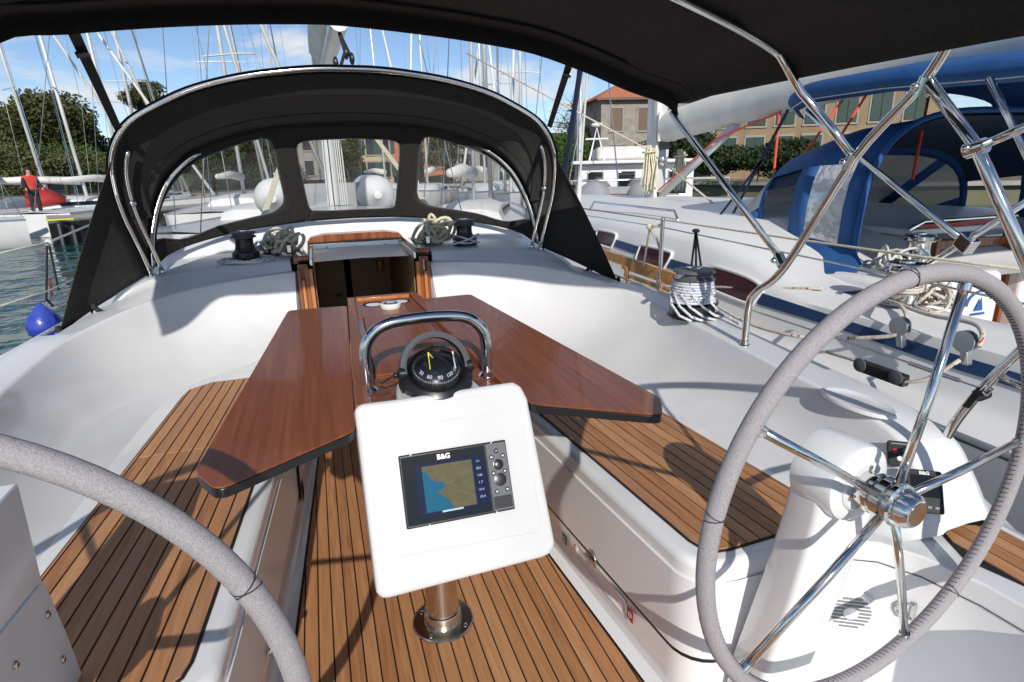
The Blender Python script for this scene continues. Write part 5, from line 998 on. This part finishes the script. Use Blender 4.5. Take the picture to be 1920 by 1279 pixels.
pbr('cream_wall', (.44, .36, .24), .9, col2=(.52, .44, .31), scale=.8, bump=.2, bscale=5); pbr('ochre_wall', (.24, .17, .10), .9, col2=(.30, .225, .14), scale=.9, bump=.2, bscale=5); pbr('brick_wall', (.42, .14, .08), .85, col2=(.5, .2, .12), scale=1.3)
pbr('roof_tile', (.40, .125, .06), .85, col2=(.55, .21, .11), scale=3, vec=(4, 1, 1), bump=.5, bscale=8); pbr('shutter', (.018, .045, .035), .6, col2=(.025, .06, .045), scale=6); pbr('window_pane', (.02, .024, .03), .12); pbr('wood_shutter', (.16, .10, .07), .7); pbr('trim_stone', (.32, .295, .255), .85)
# ---- land beyond the basin
fr_ = [hz(-1500, 70), hz(-400, 44), hz(0, 40), hz(300, 40), hz(560, 46), hz(760, 46), hz(1000, 44), hz(1300, 38), hz(1700, 33), hz(2600, 40), hz(3600, 90)]
land = MB().prism([(p.x, p.y) for p in fr_]+[(500, 420), (-420, 420)], WATER_Z-.5, .15).build('land', 'land', smooth=None); struct(land)
m = MB()
for i in range(len(fr_)-1):
    a, b_ = fr_[i].copy(), fr_[i+1].copy(); a.z = b_.z = .19; m.bar(a, b_, (0, .0, .0) if False else ((b_-a).normalized().cross(V(0, 0, 1))*.35), (0, 0, .09))
tag(m.build('quay_edge', 'concrete', smooth=None), 'pale stone kerb along the far quay', 'quay')
# rising ground behind the trees
rows = [[hz(px, d_, z_+(1.2*math.sin(px*.013)+.8*math.sin(px*.031))*(1 if z_ > 2 else 0)) for px in range(-900, 2700, 120)] for d_, z_ in ((60, .15), (78, 2.5), (110, 6), (170, 9), (260, 8))]
struct(MB().grid(rows).build('hillside', 'leaf_dark', smooth=180))
# ---- dark pier on the left with a pale edge
a, b_ = hz(66, 24.5), hz(215, 27.0); pier = thing('pier', 'dark concrete pier with a pale edge at the left', 'pier', (a+b_)/2); a2, b2 = hz(330, 29.5), hz(-10, 27)
far = lambda p, k: Vector((p.x+(p.x-CAM.x)*k, p.y+(p.y-CAM.y)*k, 0))
poly = [a, b_, a2, hz(560, 33), far(hz(560, 33), .1), far(a2, .12), far(b_, .14), far(a, .25)]
MB().prism([(p.x, p.y) for p in poly], WATER_Z-.6, -.02).build('wall', 'quay_dark', pier, smooth=None); MB().prism([(p.x, p.y) for p in poly], -.02, .05).build('deck_slab', 'concrete', pier, smooth=None)
for px in (86, 112, 150, 182): q = hz(px, 24.35+.0165*(px-66)); MB().cyl((q.x, q.y, -.05), (q.x, q.y, WATER_Z), .05, n=8).build('fender_pole', 'grey_plastic', pier)
MB().obox(hz(90, 24.8, .08), (.35, .12, 0), (-.04, .08, 0), (0, 0, .02)).build('kerb_mark', 'yellow', pier)
# ---- yachts
def yacht(px, dist, head, L, mast, label, hull='white_paint', furl=True, lean=0.0, canvas=None, mr=.085, group='yachts moored in the basin', boom=True, sprd=2):
    """head: degrees from the line of sight, 0 = bow away from us"""
    t_ = thing('moored_yacht', label, 'yacht', (0, 0, 0), group); W = L*.155; mr *= .66
    rows = []
    for f in np.linspace(0, 1, 9):
        y = (f-.45)*L; w_ = W*(1-max(0, (f-.45)/.55)**2.2)*(.86+.14*min(1, f/.3)); zt = .85+.25*f*f
        rows.append([V(-w_, y, zt), V(-w_*.98, y, .4), V(-w_*.7, y, -.25), V(0, y, -.35), V(w_*.7, y, -.25), V(w_*.98, y, .4), V(w_, y, zt)])
    m = MB().grid(rows); m.add(rows[0], [tuple(range(7))]); m.grid([[r_[0], lerp(r_[0], r_[6], .5)+V(0, 0, .06), r_[6]] for r_ in rows]); m.build('hull', hull, t_, smooth=60)
    MB().tube([r_[0]+V(0, 0, .02) for r_ in rows], .03, 6).tube([r_[6]+V(0, 0, .02) for r_ in rows], .03, 6).build('toe_rail', 'aluminium', t_)
    cb = [[V(x*W*k, (f-.45)*L, z) for x, z in ((-.62, .88), (-.55, 1.22*h), (-.3, 1.32*h), (.3, 1.32*h), (.55, 1.22*h), (.62, .88))] for f, k, h in ((.34, 1, .9), (.38, 1, 1), (.55, .95, 1), (.70, .7, .95), (.76, .5, .8))]
    MB().grid(cb).add(cb[0], [tuple(range(6))]).build('cabin', 'white_paint', t_, smooth=50)
    for s in (1, -1): MB().grid([[V(s*x*W*1.012, (f-.45)*L, z) for x, z in ((.595, 1.0), (.56, 1.15))] for f in (.42, .5, .6, .66)]).build('cabin_window', 'dark_glass', t_)
    top = V(lean*mast, -.1, mast); base = V(0, .06*L, 1.25)
    MB().tube([base, lerp(base, top, .5), top], [mr, mr, mr*.8], 10).build('mast', 'mast_metal', t_, smooth=180)
    for k in range(sprd): q = lerp(base, top, (.38, .68)[k]); MB().tube([q+V(-W*.55, -.15, -.05), q, q+V(W*.55, -.15, -.05)], .028, 6).build('spreader', 'mast_metal', t_)
    for s in (1, -1): MB().tube([V(s*W*.9, .03*L, .95), lerp(base, top, .38)+V(s*W*.55, -.15, -.05), lerp(base, top, .68)+V(s*W*.5, -.15, 0), top], .012, 5).build('shroud', 'steel', t_)
    bow = V(0, .53*L, 1.12); MB().tube([bow, lerp(bow, top, .5), top], [.075, .06, .02] if furl else .012, 8).build('furled_jib' if furl else 'forestay', 'sail_white' if furl else 'steel', t_, smooth=180)
    MB().tube([V(0, -.44*L, .95), top], .012, 5).build('backstay', 'steel', t_)
    if boom: MB().tube([base+V(0, -.12, .75), base+V(0, -.18*L, .85), base+V(0, -.36*L, .80)], [.17, .15, .09], 10).build('boom', 'sail_white', t_, smooth=180)
    if canvas:
        hoop = lambda y, w_, h, z0: [V(w_*math.copysign(abs(math.cos(R(a)))**.6, math.cos(R(a))), y, z0+h*math.sin(R(a))**.7) for a in np.linspace(0.01, 179.99, 13)]
        MB().grid([hoop(-.13*L, W*.68, .75, 1.0), hoop(-.07*L, W*.66, .72, 1.05), hoop(-.01*L, W*.6, .25, 1.1)]).build('sprayhood', canvas, t_, smooth=180, solid=.02)
        MB().grid([[V(x*W*.75, y, 2.35-.12*x*x) for x in (-1, -.6, 0, .6, 1)] for y in (-.42*L, -.3*L, -.2*L)]).build('bimini', 'grey_canvas', t_, smooth=180, solid=.03)
        for x in (-.75, .75):
            for y in (-.41*L, -.21*L): MB().cyl((x*W, y, .95), (x*W, y, 2.26), .02, n=6).build('bimini_leg', 'steel', t_)
    q = hz(px, dist, WATER_Z); t_.location = q; t_.rotation_euler = (0, 0, -bearing(px)-R(head)); return t_
yacht(-235, 26, -84, 7, 12, 'white yacht at the left edge, stern towards the dark pier', lean=-.02)
yacht(118, 33, 92, 11, 13.5, 'yacht with red sprayhood and grey bimini beyond the pier', canvas='red_canvas', lean=-.22, mr=.11)
yacht(46, 36, 75, 11, 14, 'yacht with a thick furled sail behind the man in red', mr=.10, lean=-.03)
yacht(262, 38, 20, 12, 16, 'yacht with the tall mast just left of the sprayhood', mr=.13)
yacht(212, 33, 35, 11, 12, 'yacht with a white furled sail beside the sprayhood wing', mr=.11)
yacht(445, 28, 12, 11, 15, 'yacht with a thick mast seen through the left hood window', mr=.12)
yacht(533, 44, 10, 11, 16, 'distant yacht just left of the own mast', mr=.09)
yacht(715, 40, 160, 11, 15, 'distant yacht right of the own boom', mr=.10)
yacht(804, 36, 190, 11, 15, 'yacht whose mast rises between the own boom and the right mast cluster', mr=.10)
yacht(905, 33, 170, 11, 14.5, 'yacht behind the right hood window, nearest of the right cluster', mr=.11)
yacht(942, 38, 200, 12, 16, 'yacht of the right cluster with the middle mast', mr=.11)
yacht(980, 31, 185, 11, 15, 'yacht of the right cluster with the rightmost mast', mr=.12)
yacht(880, 15.5, 8, 9.5, 12, 'near white yacht seen stern-on through the right hood window', mr=.07, lean=.03)
yacht(490, 19, 30, 9, 12, 'near white yacht seen through the left hood window', mr=.07, lean=-.12, boom=False)
# ---- inflatable dinghies slung with their stern to us
def dinghy(px, py, dist, sep, r, tube_m, board_m, label):
    c = atd(px, py, dist); t_ = thing('inflatable_dinghy', label, 'dinghy', c, 'inflatable dinghies'); f = (c-CAM); f.z = 0; f.normalize(); sd = Vector((f.y, -f.x, 0))
    for s in (-1, 1): MB().lathe(c+sd*(s*sep/2), f, [(.02*r, -1.05*r), (.2*r, -1.0*r), (.25*r, -.9*r), (.62*r, -.55*r), (.93*r, -.12*r), (r, .3*r), (r, 7*r), (.6*r, 9*r)], 28).build('tube', tube_m, t_, smooth=40); MB().lathe(c+sd*(s*sep/2)+f*.45*r, f, [(1.012*r, 0), (1.012*r, .35*r)], 28, cap=False).build('rub_band', 'rubber_grey', t_)
    MB().obox(c+f*(.5*r)+V(0, 0, -.1*r), sd*(sep/2), V(0, 0, .75*r), f*.03).build('transom', 'rubber_grey', t_); MB().obox(c+f*(.42*r)+V(0, 0, -.3*r), sd*(sep*.18), V(0, 0, .55*r), f*.02).build('motor_pad', board_m, t_, bevel=.01)
dinghy(612, 368, 11.5, 1.92, .37, 'rubber_white', 'rubber_grey', 'white inflatable dinghy seen end-on through the middle hood window')
dinghy(1160, 372, 12.5, 1.05, .36, 'rubber_grey', 'wood_shutter', 'grey inflatable dinghy seen end-on right of the sprayhood')
# ---- work boat with a wheelhouse on the right
wb = thing('wheelhouse_boat', 'white wheelhouse boat behind the grey dinghy', 'boat', (0, 0, 0)); W = 1.9
rows = [[V(-W*k, y, 1.15+.1*(y/5)**2), V(-W*k*.95, y, .3), V(-W*k*.8, y, -.3), V(W*k*.8, y, -.3), V(W*k*.95, y, .3), V(W*k, y, 1.15+.1*(y/5)**2)] for y, k in ((-4, .92), (-2, 1), (1, 1), (4, .75), (6.5, .05))]
MB().grid(rows).add(rows[0], [tuple(range(6))]).grid([[r_[0], r_[5]] for r_ in rows]).build('hull', 'white_paint', wb, smooth=50)
MB().box(-1.5, 1.5, -1.6, 2.2, 1.1, 2.15).build('wheelhouse', 'white_paint', wb, bevel=.05); MB().box(-1.65, 1.65, -1.9, 2.5, 2.15, 2.24).build('wheelhouse_roof', 'white_paint', wb, bevel=.03)
for x0, x1, z0, z1 in ((-1.25, -.85, 1.4, 1.95), (-.45, -.02, 1.35, 1.95), (.25, .75, 1.2, 2.05), (.85, 1.3, 1.35, 1.95)): w_ = MB().box(x0, x1, -1.625, -1.60, z0, z1).build('window', 'dark_glass', wb); MB().tube([(x0, -1.63, z0), (x1, -1.63, z0), (x1, -1.63, z1), (x0, -1.63, z1)], .02, 5, closed=True).build('frame', 'aluminium', w_)
MB().box(-1.0, .9, -1.2, 1.8, 2.24, 2.60).build('life_raft_cradle', 'tarp', wb, bevel=.08); MB().tube([(-1.2, -1.2, 2.24), (-1.0, -1.0, 3.1), (-.8, -1.2, 2.24)], .035, 6).tube([(-1.3, -1.1, 2.8), (-.7, -1.1, 2.8)], .025, 6).build('antenna_frame', 'white_paint', wb); MB().lathe((-1.0, -1.0, 3.1), (0, 0, 1), [(.05, 0), (.16, .04), (.15, .10), (0, .13)], 14).build('radar_dome', 'white_paint', wb)
MB().cyl((-1.45, -.5, 1.1), (-1.45, -.5, 11), .085, .07, 10).build('mast', 'mast_metal', wb); MB().tube([(-1.45, -.5, 10.5), (-1.45, 6, 1.4)], .015, 5).tube([(-1.45, -.5, 10.5), (-.6, -3.9, 1.3)], .015, 5).build('stay', 'steel', wb); MB().slab([(-1.62, -.55, 1.6), (-1.62, -1.3, 1.7), (-1.6, -.6, 3.6)], (.02, 0, 0)).build('furled_flag', 'navy_strap', wb)
MB().tube([(-1.8, -3.9, 1.2), (-1.8, -3.9, 1.8), (1.8, -3.9, 1.8), (1.8, -3.9, 1.2)], .025, 6).build('stern_rail', 'steel', wb)
wb.location = hz(1180, 18, WATER_Z); wb.rotation_euler = (0, 0, -bearing(1180)+R(6))
# ---- houses
def house(px0, px1, dist, h, wall_m, label, roof_h=1.6, wins=(), depth=8, turn=0, shutters=None, overhang=.5, base=.15, ridge='x', win_m='window_pane'):
    a, b_ = hz(px0, dist), hz(px1, dist); Wd = (b_-a).length; t_ = thing('house', label, 'house', (0, 0, 0), 'houses along the waterfront')
    MB().box(-Wd/2, Wd/2, 0, depth, 0, h).build('wall', wall_m, t_, smooth=None)
    ov = overhang; zt = h
    if ridge == 'x': rv = [(-Wd/2-ov, -ov, zt), (Wd/2+ov, -ov, zt), (Wd/2+ov, depth+ov, zt), (-Wd/2-ov, depth+ov, zt), (-Wd/2+depth*.35, depth/2, zt+roof_h), (Wd/2-depth*.35, depth/2, zt+roof_h)]; rf = [(0, 1, 5, 4), (1, 2, 5), (2, 3, 4, 5), (3, 0, 4)]
    else: rv = [(-Wd/2-ov, -ov, zt), (Wd/2+ov, -ov, zt), (Wd/2+ov, depth+ov, zt), (-Wd/2-ov, depth+ov, zt), (0, -ov, zt+roof_h), (0, depth+ov, zt+roof_h)]; rf = [(0, 4, 5, 3), (1, 2, 5, 4), (0, 1, 4), (2, 3, 5)]
    rf_o = MB().add(rv, rf + [(0, 3, 2, 1)]).build('roof', 'roof_tile', t_, smooth=None); MB().box(-Wd/2-ov, Wd/2+ov, -ov-.03, -ov+.05, zt-.14, zt+.03).build('gutter', 'wood_shutter', rf_o)
    MB().box(Wd*.18, Wd*.18+.7, depth*.4, depth*.4+.6, zt+.3, zt+roof_h+.7).build('chimney', wall_m, rf_o)
    for fx, z0, ww, wh in wins:
        x = -Wd/2+fx*Wd; w_ = MB().box(x-ww/2, x+ww/2, -.03, .02, z0, z0+wh).build('window', win_m, t_, smooth=None); MB().box(x-ww/2-.12, x+ww/2+.12, -.10, -.0, z0-.14, z0-.02).build('sill', 'trim_stone', w_); MB().box(x-ww/2-.1, x+ww/2+.1, -.07, 0, z0+wh+.01, z0+wh+.15).build('lintel', 'trim_stone', w_)
        for s in (-1, 1):
            MB().box(x+s*(ww/2+.06)-.05, x+s*(ww/2+.06)+.05, -.05, .0, z0-.02, z0+wh).build('frame', 'trim_stone', w_)
            if shutters == 'closed': MB().box(min(x, x+s*ww/2)+.02, max(x, x+s*ww/2)-.02, -.075, -.032, z0+.02, z0+wh-.02).build('shutter', 'shutter', w_)
            if shutters == 'open': MB().box(x+s*(ww/2+.12+ww*.25)-ww*.22, x+s*(ww/2+.12+ww*.25)+ww*.22, -.12, -.075, z0, z0+wh).build('shutter', 'shutter', w_)
    c = (a+b_)/2; t_.location = (c.x, c.y, base); t_.rotation_euler = (0, 0, -math.atan2(c.x-CAM.x, c.y-CAM.y)+R(turn)); return t_
g2 = lambda xs, zs, w_, h_: [(x, z, w_, h_) for x in xs for z in zs]
house(552, 648, 62, 5.4, 'grey_wall', 'grey rendered house left of the own mast in the hood window', 1.3, g2((.30, .72), (.9, 3.2), .8, 1.3))
house(640, 738, 58, 4.6, 'cream_wall', 'cream house with orange roof right of the own mast', 1.6, g2((.25, .6, .85), (.6, 2.6), .85, 1.3), shutters='open', depth=7)
house(655, 770, 80, 7.4, 'brick_wall', 'higher orange roofed house behind the cream one', 1.8, g2((.3, .7), (5.2,), .9, 1.3))
house(795, 860, 66, 6.2, 'brick_wall', 'red walled house in the right hood window', 1.6, g2((.3, .7), (2.6, 4.4), .9, 1.2), shutters='closed')
house(850, 935, 58, 3.4, 'grey_wall', 'low house with a bright orange roof in the right hood window', 2.0, g2((.3, .7), (1.2,), .9, 1.2))
house(300, 350, 78, 4.2, 'cream_wall', 'small cream house among the trees in the left hood window', 1.4, g2((.5,), (1.6,), .9, 1.2))
house(1122, 1330, 50, 6.0, 'stone_wall', 'tall stone house with an orange roof right of the sprayhood', 2.0, g2((.14, .40, .64, .86), (1.0, 3.7), .95, 1.6), turn=20, depth=10, win_m='wood_shutter')
house(1335, 1760, 47, 6.6, 'ochre_wall', 'long ochre house with green shutters behind the neighbouring boom', 1.6, g2((.07, .20, .33, .46, .60, .74, .88), (1.0, 3.5), 1.15, 1.75), shutters='closed', turn=8, depth=10)
house(1075, 1125, 85, 3.6, 'stone_wall', 'far low house with an orange roof beyond the shrubs', 1.5, g2((.5,), (1.2,), .9, 1.2))
# ---- trees
def tree(px, dist, h, cw, ch, leaf, label, n=2600, ls=.34, seed=0, base=.1, bare=False, shrub=False, group='trees along the shore', clumps=None):
    n = int(n*2.4); ls *= .62; rg = np.random.default_rng(seed); o = hz(px, dist, base); t_ = thing('tree' if not shrub else 'shrub', label, 'tree' if not shrub else 'shrub', o, group)
    m = MB(); zc = h-ch/2; m.tube([o, o+V(.05*h*rg.uniform(-1, 1), 0, zc*.5), o+V(.06*h*rg.uniform(-1, 1), 0, zc)], [.035*h*.6, .024*h*.6, .012*h*.6], 7)
    K = clumps or (5 if shrub else 13); cs = []
    for k in range(K):
        d = rg.normal(size=3); d /= np.linalg.norm(d); rr = rg.uniform(.35, .85); c = np.array([o.x, o.y, o.z+zc])+d*np.array([cw/2, cw/2, ch/2])*rr; cs.append((c, rg.uniform(.22, .40)))
        if not shrub: m.tube([o+V(0, 0, zc*rg.uniform(.45, .9)), lerp(o+V(0, 0, zc), Vector(c), .5)+V(0, 0, -.1*h*rg.uniform(0, 1)*.5), Vector(c)], [.009*h, .006*h, .003*h], 5)
        if bare:
            for q in range(9): e = c+rg.normal(size=3)*np.array([cw, cw, ch])*.16; m.tube([Vector(c), Vector((c+e)/2)+V(*(rg.normal(size=3)*.12)), Vector(e)], [.004*h, .003*h, .0015*h], 4)
    m.build('trunk', 'bark' if not bare else 'twig', t_, smooth=180)
    V_ = []; w_ = np.array([s_ for _, s_ in cs]); pk = rg.choice(K, n, p=w_**2/np.sum(w_**2))
    d = rg.normal(size=(n, 3)); d /= np.linalg.norm(d, axis=1)[:, None]; rad = rg.uniform(.35, 1, n)**.6
    cen = np.array([cs[i][0] for i in pk])+d*rad[:, None]*np.array([[cs[i][1]*cw, cs[i][1]*cw, cs[i][1]*ch*.8] for i in pk])
    u = rg.normal(size=(n, 3)); u /= np.linalg.norm(u, axis=1)[:, None]; v = np.cross(u, rg.normal(size=(n, 3))); v /= np.linalg.norm(v, axis=1)[:, None]; s_ = ls*rg.uniform(.5, 1.2, n)[:, None]
    V_ = np.stack([cen-u*s_*.5, cen+v*s_*.32, cen+u*s_*.5, cen-v*s_*.32], 1).reshape(-1, 3)
    me = bpy.data.meshes.new('crown'); me.from_pydata(V_.tolist(), [], np.arange(4*n).reshape(-1, 4).tolist()); me.materials.append(MATS[leaf]); cr_ = bpy.data.objects.new('crown', me); COL.objects.link(cr_); attach(cr_, t_)
    return t_
tree(118, 56, 7.2, 6.2, 5.2, 'leaf_pine', 'big dark pine behind the pier', 6500, .42, 1)
tree(20, 60, 6.6, 5.2, 4.4, 'leaf_pine', 'dark pine at the left edge behind the furled sail', 4200, .42, 2)
tree(176, 58, 5.6, 3.6, 4.4, 'leaf_pine', 'narrower pine beside the tall left mast', 3600, .40, 3)
tree(303, 74, 10.3, 4.4, 2.8, 'leaf_pine', 'umbrella pine rising above the left shoulder of the sprayhood', 3200, .40, 4)
for k, (px, d_, h, cw, lf) in enumerate(((70, 47, 3.4, 5.5, 'leaf_olive'), (130, 46, 3.0, 5.5, 'leaf_olive'), (190, 48, 3.2, 5, 'leaf_green'), (-20, 48, 3.6, 6, 'leaf_green'))): tree(px, d_, h, cw, h*.85, lf, ('olive shrub left of the pine trunk', 'olive shrub under the big pine', 'green shrub beside the sprayhood wing', 'green shrub at the left frame edge')[k], 1800, .32, 20+k, shrub=True, group='shrubs along the shore')
for k, (px, d_, h, cw, lf, lb) in enumerate(((350, 52, 5.4, 5, 'leaf_green', 'light green tree at the left of the left hood window'), (395, 50, 6.0, 5, 'leaf_green', 'light green tree in the middle of the left hood window'), (455, 54, 5.2, 4.5, 'leaf_pine', 'dark tree behind the thick mast in the left hood window'), (500, 55, 5.8, 4.2, 'leaf_olive', 'olive tree at the right of the left hood window'), (655, 54, 4.0, 2.6, 'leaf_pine', 'dark tree between the grey and the cream house'), (835, 50, 4.2, 4.4, 'leaf_olive', 'olive tree before the red house'), (1096, 52, 4.2, 3.2, 'leaf_green', 'bright green tree right of the sprayhood wing'), (1062, 50, 3.8, 3.0, 'leaf_green', 'bright green tree hidden partly by the sprayhood wing'), (1200, 41, 2.4, 4.0, 'leaf_dark', 'dark hedge tree below the stone house'), (1292, 38, 3.9, 3.4, 'leaf_dark', 'dark tree right of the neighbouring mast'), (1350, 37, 2.3, 3.6, 'leaf_dark', 'dark tree under the neighbouring boom'), (1420, 36, 2.0, 3.4, 'leaf_dark', 'dark tree before the ochre house, nearer the mast'), (1480, 36, 2.2, 3.2, 'leaf_dark', 'dark tree before the ochre house, nearer the blue hood'))): tree(px, d_, h, cw, h*.78, lf, lb, 2600, .32, 40+k)
tree(1078, 60, 7.2, 4.6, 4.8, 'leaf_olive', 'nearly bare tree with fine twigs right of the hood', 700, .22, 60, bare=True, clumps=22)
# ---- people
def person(loc, face, h, label, shirt, legs, jacket=None, hair='hair_dark', reach=0.0):
    t_ = thing('person', label, 'person', (0, 0, 0)); k = h/1.75
    def skin(name, chains, mat, lv=1):
        vs, es, rs = [], [], []
        def vid(p, r_):
            for i, q in enumerate(vs):
                if (Vector(q)-Vector(p)).length < 1e-4: return i
            vs.append(p); rs.append(r_); return len(vs)-1
        for ch in chains:
            ids = [vid(p, r_) for p, r_ in ch]; es.extend(zip(ids[:-1], ids[1:]))
        me = bpy.data.meshes.new(name); me.from_pydata([tuple(c*k for c in v) for v in vs], es, []); ob = bpy.data.objects.new(name, me); COL.objects.link(ob)
        ob.modifiers.new('skin', 'SKIN'); sd_ = me.skin_vertices[0].data
        for i, r_ in enumerate(rs): sd_[i].radius = (r_[0]*k, r_[1]*k) if isinstance(r_, tuple) else (r_*k, r_*k)
        sd_[0].use_root = True; md = ob.modifiers.new('sub', 'SUBSURF'); md.levels = lv; md.render_levels = lv; md = None
        me.materials.append(MATS[mat]); attach(ob, t_); return ob
    pel = ((0, 0, .95), (.15, .10)); st = ((0, 0, 1.15), (.14, .095)); chs = ((0, 0, 1.36), (.17, .11)); nk = ((0, .005, 1.50), .055); hd0 = ((0, .015, 1.60), (.072, .085)); hd1 = ((0, .01, 1.70), (.07, .08))
    arm = lambda s: [chs, ((s*.19, 0, 1.40), .055), ((s*.25, .02, 1.15), .042), ((s*.24+s*.06*reach, .10+.22*reach, .95+.05*reach), .034), ((s*.235+s*.08*reach, .13+.28*reach, .86+.07*reach), .03)]
    leg = lambda s: [pel, ((s*.095, 0, .88), .085), ((s*.11, .02, .50), .058), ((s*.12, -.01, .10), .042), ((s*.125, .10, .035), .04)]
    skin('body', [[pel, st, chs, nk, hd0, hd1], arm(1), arm(-1), leg(1), leg(-1)], 'skin', 2)
    g = lambda ch, d_: [(p, (r_[0]+d_, r_[1]+d_) if isinstance(r_, tuple) else r_+d_) for p, r_ in ch]
    skin('trousers', [g([pel] + leg(1)[1:4], .03), g(leg(-1)[:4], .03)], legs, 2); skin('shirt', [g([((0, 0, .86), (.15, .10)), ((0, 0, .98), (.15, .10)), st, chs, ((0, 0, 1.45), (.10, .08))], .04), g(arm(1)[:3], .025), g(arm(-1)[:3], .025)], shirt, 2)
    MB().ball((0, -.012*k, 1.72*k), .092*k, 12, 8, (.95, 1.05, .85)).build('hair', hair, t_)
    if jacket:
        skin('jacket', [g([((.10, -.02, .95), (.08, .10)), ((.11, -.02, 1.2), (.075, .11)), ((.12, -.01, 1.38), (.07, .10))], .035), g([((-.10, -.02, .95), (.08, .10)), ((-.11, -.02, 1.2), (.075, .11)), ((-.12, -.01, 1.38), (.07, .10))], .035)], jacket, 2)
        skin('sleeves', [g([((.12, -.01, 1.38), .06)]+arm(1)[1:4], .035)], jacket, 2); skin('sleeves', [g([((-.12, -.01, 1.38), .06)]+arm(-1)[1:4], .035)], jacket, 2)
    t_.location = loc; t_.rotation_euler = (0, 0, face); return t_
q = hz(52, 30.0, .05); person(q, -bearing(50)+R(200), 1.74, 'person in red shirt and dark open jacket standing on the pier', 'shirt_red', 'cloth_dark', 'cloth_dark', reach=.5)
q = hz(955, 43.9, .28); person(q, -bearing(952)+R(30), 1.7, 'person in a blue shirt on the far quay seen through the right hood window', 'cloth_blue', 'cloth_dark', reach=.8)
